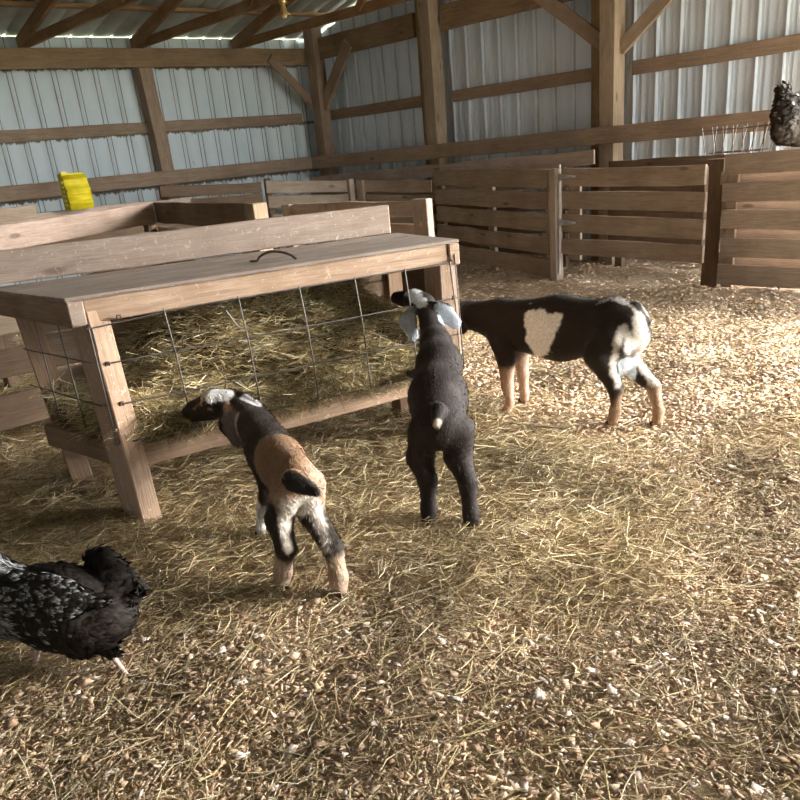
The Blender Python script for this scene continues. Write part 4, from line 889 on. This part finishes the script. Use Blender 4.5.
blD += RAYS([((2.6524, 1.6959, 0.5088), (3.1133, 1.9906, 0.3887), 0.02), ((2.6421, 1.6962, 0.4933), (3.1012, 1.9909, 0.3705), 0.0187), ((2.6318, 1.6965, 0.4778), (3.0891, 1.9913, 0.3523), 0.0173), ((2.6215, 1.6968, 0.4623), (3.0770, 1.9916, 0.3341), 0.016), ((2.6138, 1.6959, 0.4488), (3.0680, 1.9906, 0.3183), 0.015), ((2.6062, 1.6950, 0.4354), (3.0590, 1.9896, 0.3025), 0.014), ((2.5985, 1.6942, 0.4219), (3.0501, 1.9886, 0.2867), 0.013), ((2.5908, 1.6933, 0.4085), (3.0411, 1.9876, 0.2709), 0.012), ((2.5846, 1.6905, 0.3936), (3.0337, 1.9842, 0.2535), 0.0117), ((2.5784, 1.6876, 0.3788), (3.0264, 1.9809, 0.2361), 0.0113), ((2.5721, 1.6848, 0.3640), (3.0191, 1.9776, 0.2187), 0.011), ((2.5696, 1.6771, 0.3463), (3.0161, 1.9686, 0.1979), 0.011), ((2.5671, 1.6694, 0.3286), (3.0132, 1.9596, 0.1771), 0.011), ((2.5646, 1.6618, 0.3109), (3.0102, 1.9505, 0.1564), 0.011), ((2.6587, 1.6780, 0.4864), (3.1207, 1.9696, 0.3624), 0.016), ((2.6531, 1.6742, 0.4709), (3.1142, 1.9651, 0.3442), 0.016), ((2.6476, 1.6703, 0.4554), (3.1077, 1.9606, 0.3260), 0.016), ((2.6421, 1.6665, 0.4399), (3.1012, 1.9561, 0.3078), 0.016), ((2.6365, 1.6626, 0.4243), (3.0947, 1.9516, 0.2895), 0.016), ((2.7064, 1.6755, 0.5561), (3.1767, 1.9666, 0.4442), 0.012), ((2.7047, 1.6684, 0.5407), (3.1747, 1.9583, 0.4261), 0.0173), ((2.7030, 1.6612, 0.5253), (3.1727, 1.9499, 0.4080), 0.0227), ((2.7013, 1.6541, 0.5099), (3.1707, 1.9416, 0.3900), 0.028), ((2.6964, 1.6507, 0.4961), (3.1650, 1.9376, 0.3738), 0.0293), ((2.6915, 1.6473, 0.4823), (3.1592, 1.9336, 0.3576), 0.0305), ((2.6866, 1.6439, 0.4685), (3.1534, 1.9296, 0.3414), 0.0318), ((2.6816, 1.6405, 0.4547), (3.1476, 1.9256, 0.3252), 0.033), ((2.6773, 1.6345, 0.4372), (3.1425, 1.9186, 0.3047), 0.033), ((2.6730, 1.6285, 0.4198), (3.1375, 1.9115, 0.2842), 0.033), ((2.6686, 1.6226, 0.4023), (3.1324, 1.9045, 0.2637), 0.033), ((2.6692, 1.6140, 0.3878), (3.1330, 1.8945, 0.2467), 0.0327), ((2.6697, 1.6055, 0.3733), (3.1337, 1.8845, 0.2297), 0.0323), ((2.6703, 1.5970, 0.3588), (3.1343, 1.8745, 0.2127), 0.032), ((2.6717, 1.5876, 0.3443), (3.1360, 1.8635, 0.1955), 0.0307), ((2.6732, 1.5782, 0.3297), (3.1377, 1.8525, 0.1784), 0.0293), ((2.6746, 1.5689, 0.3151), (3.1394, 1.8415, 0.1613), 0.028)], (.66, .59, .53), .008)
blD += [((2.995, 1.925, .27), (2.985, 1.915, .23), .064, (.66, .70, .74), .006),
       ((2.965, 1.885, .125), (2.944, 1.927, .0), .045, (.44, .29, .19), .022), ((3.060, 1.79, .13), (3.038, 1.765, .0), .045, (.46, .29, .18), .025),
       ((2.985, 1.85, .545), (3.0, 1.80, .47), .014, (.45, .38, .33), .006)]
gd, VD_, ND_, CD_ = animal('goat', prD, (.028, .020, .016), blD, 'larger dark goat standing sideways with a cream belt, pale rump and small udder', 'goat', (2.95, 2.2, 0), .0062, .022, 16000, flow_to(f), .014)
for q in ((2.944, 1.932, 0), (3.038, 1.77, 0), (2.818, 2.42, 0), (3.015, 2.485, 0)): hoof(q, f, gd, .023)
ball('eye', (2.715, 2.640, .475), .010, M['eye'], gd)

# hens
def feathers(V, Nn, cols, n, flow, L, wd, style, lift=.22):
    k = rs.choice(len(V), n); p = V[k]; nn_ = Nn[k]
    d = flow(p); d = d-(d*nn_).sum(1)[:, None]*nn_; d /= np.linalg.norm(d, axis=1, keepdims=True)+1e-6
    d = d+nn_*lift+rs.normal(0, .10, (n, 3)); d /= np.linalg.norm(d, axis=1, keepdims=True)
    s = np.cross(d, nn_); s /= np.linalg.norm(s, axis=1, keepdims=True)+1e-6
    up = np.cross(s, d)
    Lk, Wk = L(p)[:, None]*rs.uniform(.8, 1.2, (n, 1)), wd(p)[:, None]
    b = p-nn_*.003; c = p+d*Lk*.62+up*Wk*.16; l = p+d*Lk*.55-s*Wk/2; r = p+d*Lk*.55+s*Wk/2; t = p+d*Lk-nn_*Lk*.10
    Vv = np.stack([b, l, c, r, t], 1).reshape(-1, 3); o = (np.arange(n)*5)[:, None, None]
    F = (o+np.array([[0, 3, 2, 1], [1, 2, 3, 4]])[None]).reshape(-1, 4)
    base = cols[k]*rs.uniform(.75, 1.25, (n, 1)); cc = np.repeat(base[:, None], 5, 1)
    lace, spot = style(p)        # lace: pale edges, spot: pale tip
    on1 = lace > rs.uniform(0, 1, n); on2 = spot > rs.uniform(0, 1, n)
    wht = np.array([.62, .64, .66])*rs.uniform(.7, 1.1, (n, 1))
    cc[on1, 1] = wht[on1]; cc[on1, 3] = wht[on1]
    cc[on2, 4] = wht[on2]; cc[on2, 2] = cc[on2, 2]*.6+wht[on2]*.15
    return Vv, F, cc.reshape(-1, 3)
def beak_etc(h, fdir, parent, s=1.0):
    fdir = arr(fdir)/np.linalg.norm(fdir); h = arr(h); sd_ = np.cross(fdir, [0, 0, 1.0])
    V, F, G = surf([(h+fdir*.022*s, h+fdir*.048*s+arr([0, 0, -.006*s]), .010*s, .002*s, .004)], .0025, .004, .006); mesh_np('beak', V, F, M['shank'], parent, smooth=True, origin=tuple(h))
    pr = [(h+fdir*(.025-.014*q)*s+arr([0, 0, .026*s]), h+fdir*(.022-.016*q)*s+arr([0, 0, (.038+.006*math.sin(q))*s]), .006*s, .003*s, .005, [(sd_, .5)]) for q in range(4)]
    V, F, G = surf(pr, .0025, .004, .006); mesh_np('comb', V, F, M['comb'], parent, smooth=True, origin=tuple(h))
    for q in (-1, 1): ball('eye', tuple(h+fdir*.012*s+sd_*q*.020*s+arr([0, 0, .005*s])), .0045*s, M['eye'], parent)
M['comb'] = plain('red_comb', (.35, .05, .04), .5, 0, .2)
def shank(parent, top, foot, fdir, s=1.0, n='leg'):
    top, foot = arr(top), arr(foot); fd = arr([fdir[0], fdir[1], 0]); fd /= np.linalg.norm(fd); sd_ = arr([-fd[1], fd[0], 0])
    pr = [(top, foot+arr([0, 0, .010]), .0085*s, .0065*s, .004)]
    for a in (-.6, 0, .6): pr.append((foot+arr([0, 0, .009]), foot+(fd*math.cos(a)+sd_*math.sin(a))*.048*s+arr([0, 0, .005]), .0055*s, .0035*s, .004))
    pr.append((foot+arr([0, 0, .009]), foot-fd*.022*s+arr([0, 0, .005]), .005*s, .003*s, .004))
    V, F, G = surf(pr, .003, .004, .008); mesh_np(n, V, F, M['shank'], parent, smooth=True, origin=tuple(foot))
left = arr((0.4228, 2.1050, 0.2255))-arr((0.6111, 1.9289, 0.2019)); left /= np.linalg.norm(left)
HB = (.022, .017, .015)
prH = [((0.4266, 2.1015, 0.2250), (0.5298, 1.9952, 0.1947), .088, .100, .03, [(FW, .8)]), ((0.5298, 1.9952, 0.1947), (0.6045, 1.9449, 0.1689), .100, .085, .03, [(FW, .8)]), ((0.5561, 1.9534, 0.1346), (0.5987, 1.9274, 0.1542), .070, .066, .02),
       ((0.6282, 1.9387, 0.2203), (0.6426, 1.9640, 0.2883), .050, .034, .02, [(FW, .6)]), ((0.6558, 1.9239, 0.2367), (0.6717, 1.8980, 0.2148), .042, .028, .02, [(FW, .6)]), ((0.5761, 1.9180, 0.1022), (0.5795, 1.8952, 0.0793), .038, .018, .015),
       ((0.4182, 2.1084, 0.2502), (0.3945, 2.1651, 0.3926), .066, .036, .03), ((0.3935, 2.1672, 0.4207), (0.3886, 2.1758, 0.4285), .030, .026, .01)]
V, F, G = surf(prH, .006, .03)
hc = paint(V, HB, [((0.5292, 1.8443, 0.1804), (0.5838, 1.8091, 0.2019), .06, (.070, .055, .050), .03)])
ho = mesh_np('hen', V, F, M['feather'], cols=hc, smooth=True, origin=(0.4934, 1.9699, 0.0926))
tag(ho, 'dark hen with silver-laced neck and speckled wing at the lower left edge', 'hen')
def flowH(p):
    # toward the tail, tail plumage rises
    tl = arr((0.6225, 1.9440, 0.2210)); k = np.clip(1-np.linalg.norm(p-tl, axis=1)/.11, 0, 1)[:, None]*(p[:, 2:3] > tl[2]-.01)
    nk = np.clip(((p-arr((0.4313, 2.1108, 0.2493)))@left)/.08, 0, 1)[:, None]
    return -left*(1-k*.8)*(1-nk*.3)+arr([0, 0, 1.0])*(k*1.3)-arr([0, 0, 1.0])*nk*.75-arr([0, 0, .12])
wc = arr((0.4744, 1.9377, 0.2629))
def styH(p):
    x = (p-arr((0.5358, 1.9993, 0.2113)))@(-left); zz = p[:, 2]-(0.5358, 1.9993, 0.2113)[2]
    lace = np.clip((-x-.100)/.03, 0, 1)*.75
    spot = np.exp(-((x+.04)/.065)**2-((zz+.01)/.045)**2)*.22
    return lace, np.maximum(spot, lace*.3)
def LH(p): x = (p-arr((0.5358, 1.9993, 0.2113)))@(-left); return np.where(x < -.09, .050, np.where(x > .08, .040, .032))
def WH(p): x = (p-arr((0.5358, 1.9993, 0.2113)))@(-left); return np.where(x < -.09, .008, np.where(x > .08, .014, .016))
v, f_, c = feathers(V, G, hc, 5200, flowH, LH, WH, styH); mesh_np('plumage', v, f_, M['feather'], ho, cols=c, origin=(0.4934, 1.9699, 0.0926))['kind'] = 'stuff'
# folded wing
prW = [((0.4371, 2.0189, 0.2736), (0.4972, 1.9401, 0.2513), .048, .046, .02, [(FW, .3)]), ((0.4972, 1.9401, 0.2513), (0.5871, 1.8680, 0.2356), .042, .014, .02, [(FW, .3)])]
V, F, G = surf(prW, .005, .02); hw = paint(V, HB, [])
wo_ = mesh_np('wing', V, F, M['feather'], ho, cols=hw, smooth=True, origin=(0.4934, 1.9699, 0.0926))
def styW(p):
    x = (p-arr((0.5358, 1.9993, 0.2113)))@(-left); return np.full(len(p), .04), np.clip(.45-x*3, .08, .6)
v, f_, c = feathers(V, G, hw, 900, lambda p: np.tile(-left, (len(p), 1)), lambda p: np.full(len(p), .034), lambda p: np.full(len(p), .013), styW, .12)
mesh_np('wing_feathers', v, f_, M['feather'], wo_, cols=c, origin=(0.4934, 1.9699, 0.0926))['kind'] = 'stuff'
beak_etc((0.3894, 2.1764, 0.4308), left, ho)
shank(ho, (0.5831, 1.8946, 0.0838), (0.6005, 1.8445, 0.0003), left)
shank(ho, (0.4775, 2.0685, 0.0903), (0.4425, 2.0957, -0.0184), left)

# perched hen at the right edge, turned away
SB = 5.55
prP = [((6.1490, 2.6333, 1.1859), (6.3204, 2.4766, 1.1709), .115, .110, .03, [(FW, .85)]), ((6.1054, 2.6193, 1.0930), (6.2004, 2.5231, 1.0680), .100, .095, .03), ((6.1442, 2.6705, 1.2455), (6.1589, 2.6969, 1.3158), .060, .040, .02, [(FW, .6)]),
       ((6.3360, 2.4875, 1.2148), (6.4587, 2.4260, 1.3468), .075, .045, .03), ((6.4870, 2.4214, 1.3824), (6.5014, 2.4152, 1.3937), .036, .032, .01)]
V, F, G = surf(prP, .009, .03)
PBc = (.040, .030, .023)
pc = paint(V, PBc, [((5.9800, 2.5614, 1.0518), (6.0533, 2.4929, 1.0426), .09, (.085, .068, .054), .03)])
po = mesh_np('hen', V, F, M['feather'], cols=pc, smooth=True, origin=(6.1148, 2.5448, 0.9738)); tag(po, 'dark brown hen perched on the near right pen panel, tail toward the rack', 'hen')
def flowP(p):
    tl = arr((6.1532, 2.6767, 1.2706)); k = np.clip(1-np.linalg.norm(p-tl, axis=1)/.13, 0, 1)[:, None]*(p[:, 2:3] > tl[2]-.03)
    return np.tile(left, (len(p), 1))*(1-k*.8)+arr([0, 0, 1.0])*k*1.2-arr([0, 0, .25])
v, f_, c = feathers(V, G, pc, 2600, flowP, lambda p: np.full(len(p), .060), lambda p: np.full(len(p), .034), lambda p: (np.exp(-((p[:, 2]-(6.1502, 2.6504, 1.2185)[2])/.06)**2)*.12, np.full(len(p), .01)), .28)
mesh_np('plumage', v, f_, M['feather'], po, cols=c, origin=(6.1148, 2.5448, 0.9738))['kind'] = 'stuff'
beak_etc((6.5014, 2.4152, 1.3937), -left, po, 1.2)
for sq in (arr((6.0875, 2.6069, 1.0428)), arr((6.1969, 2.5045, 1.0291))):
    shank(po, sq, (sq[0], sq[1], .958), -left, 1.3)
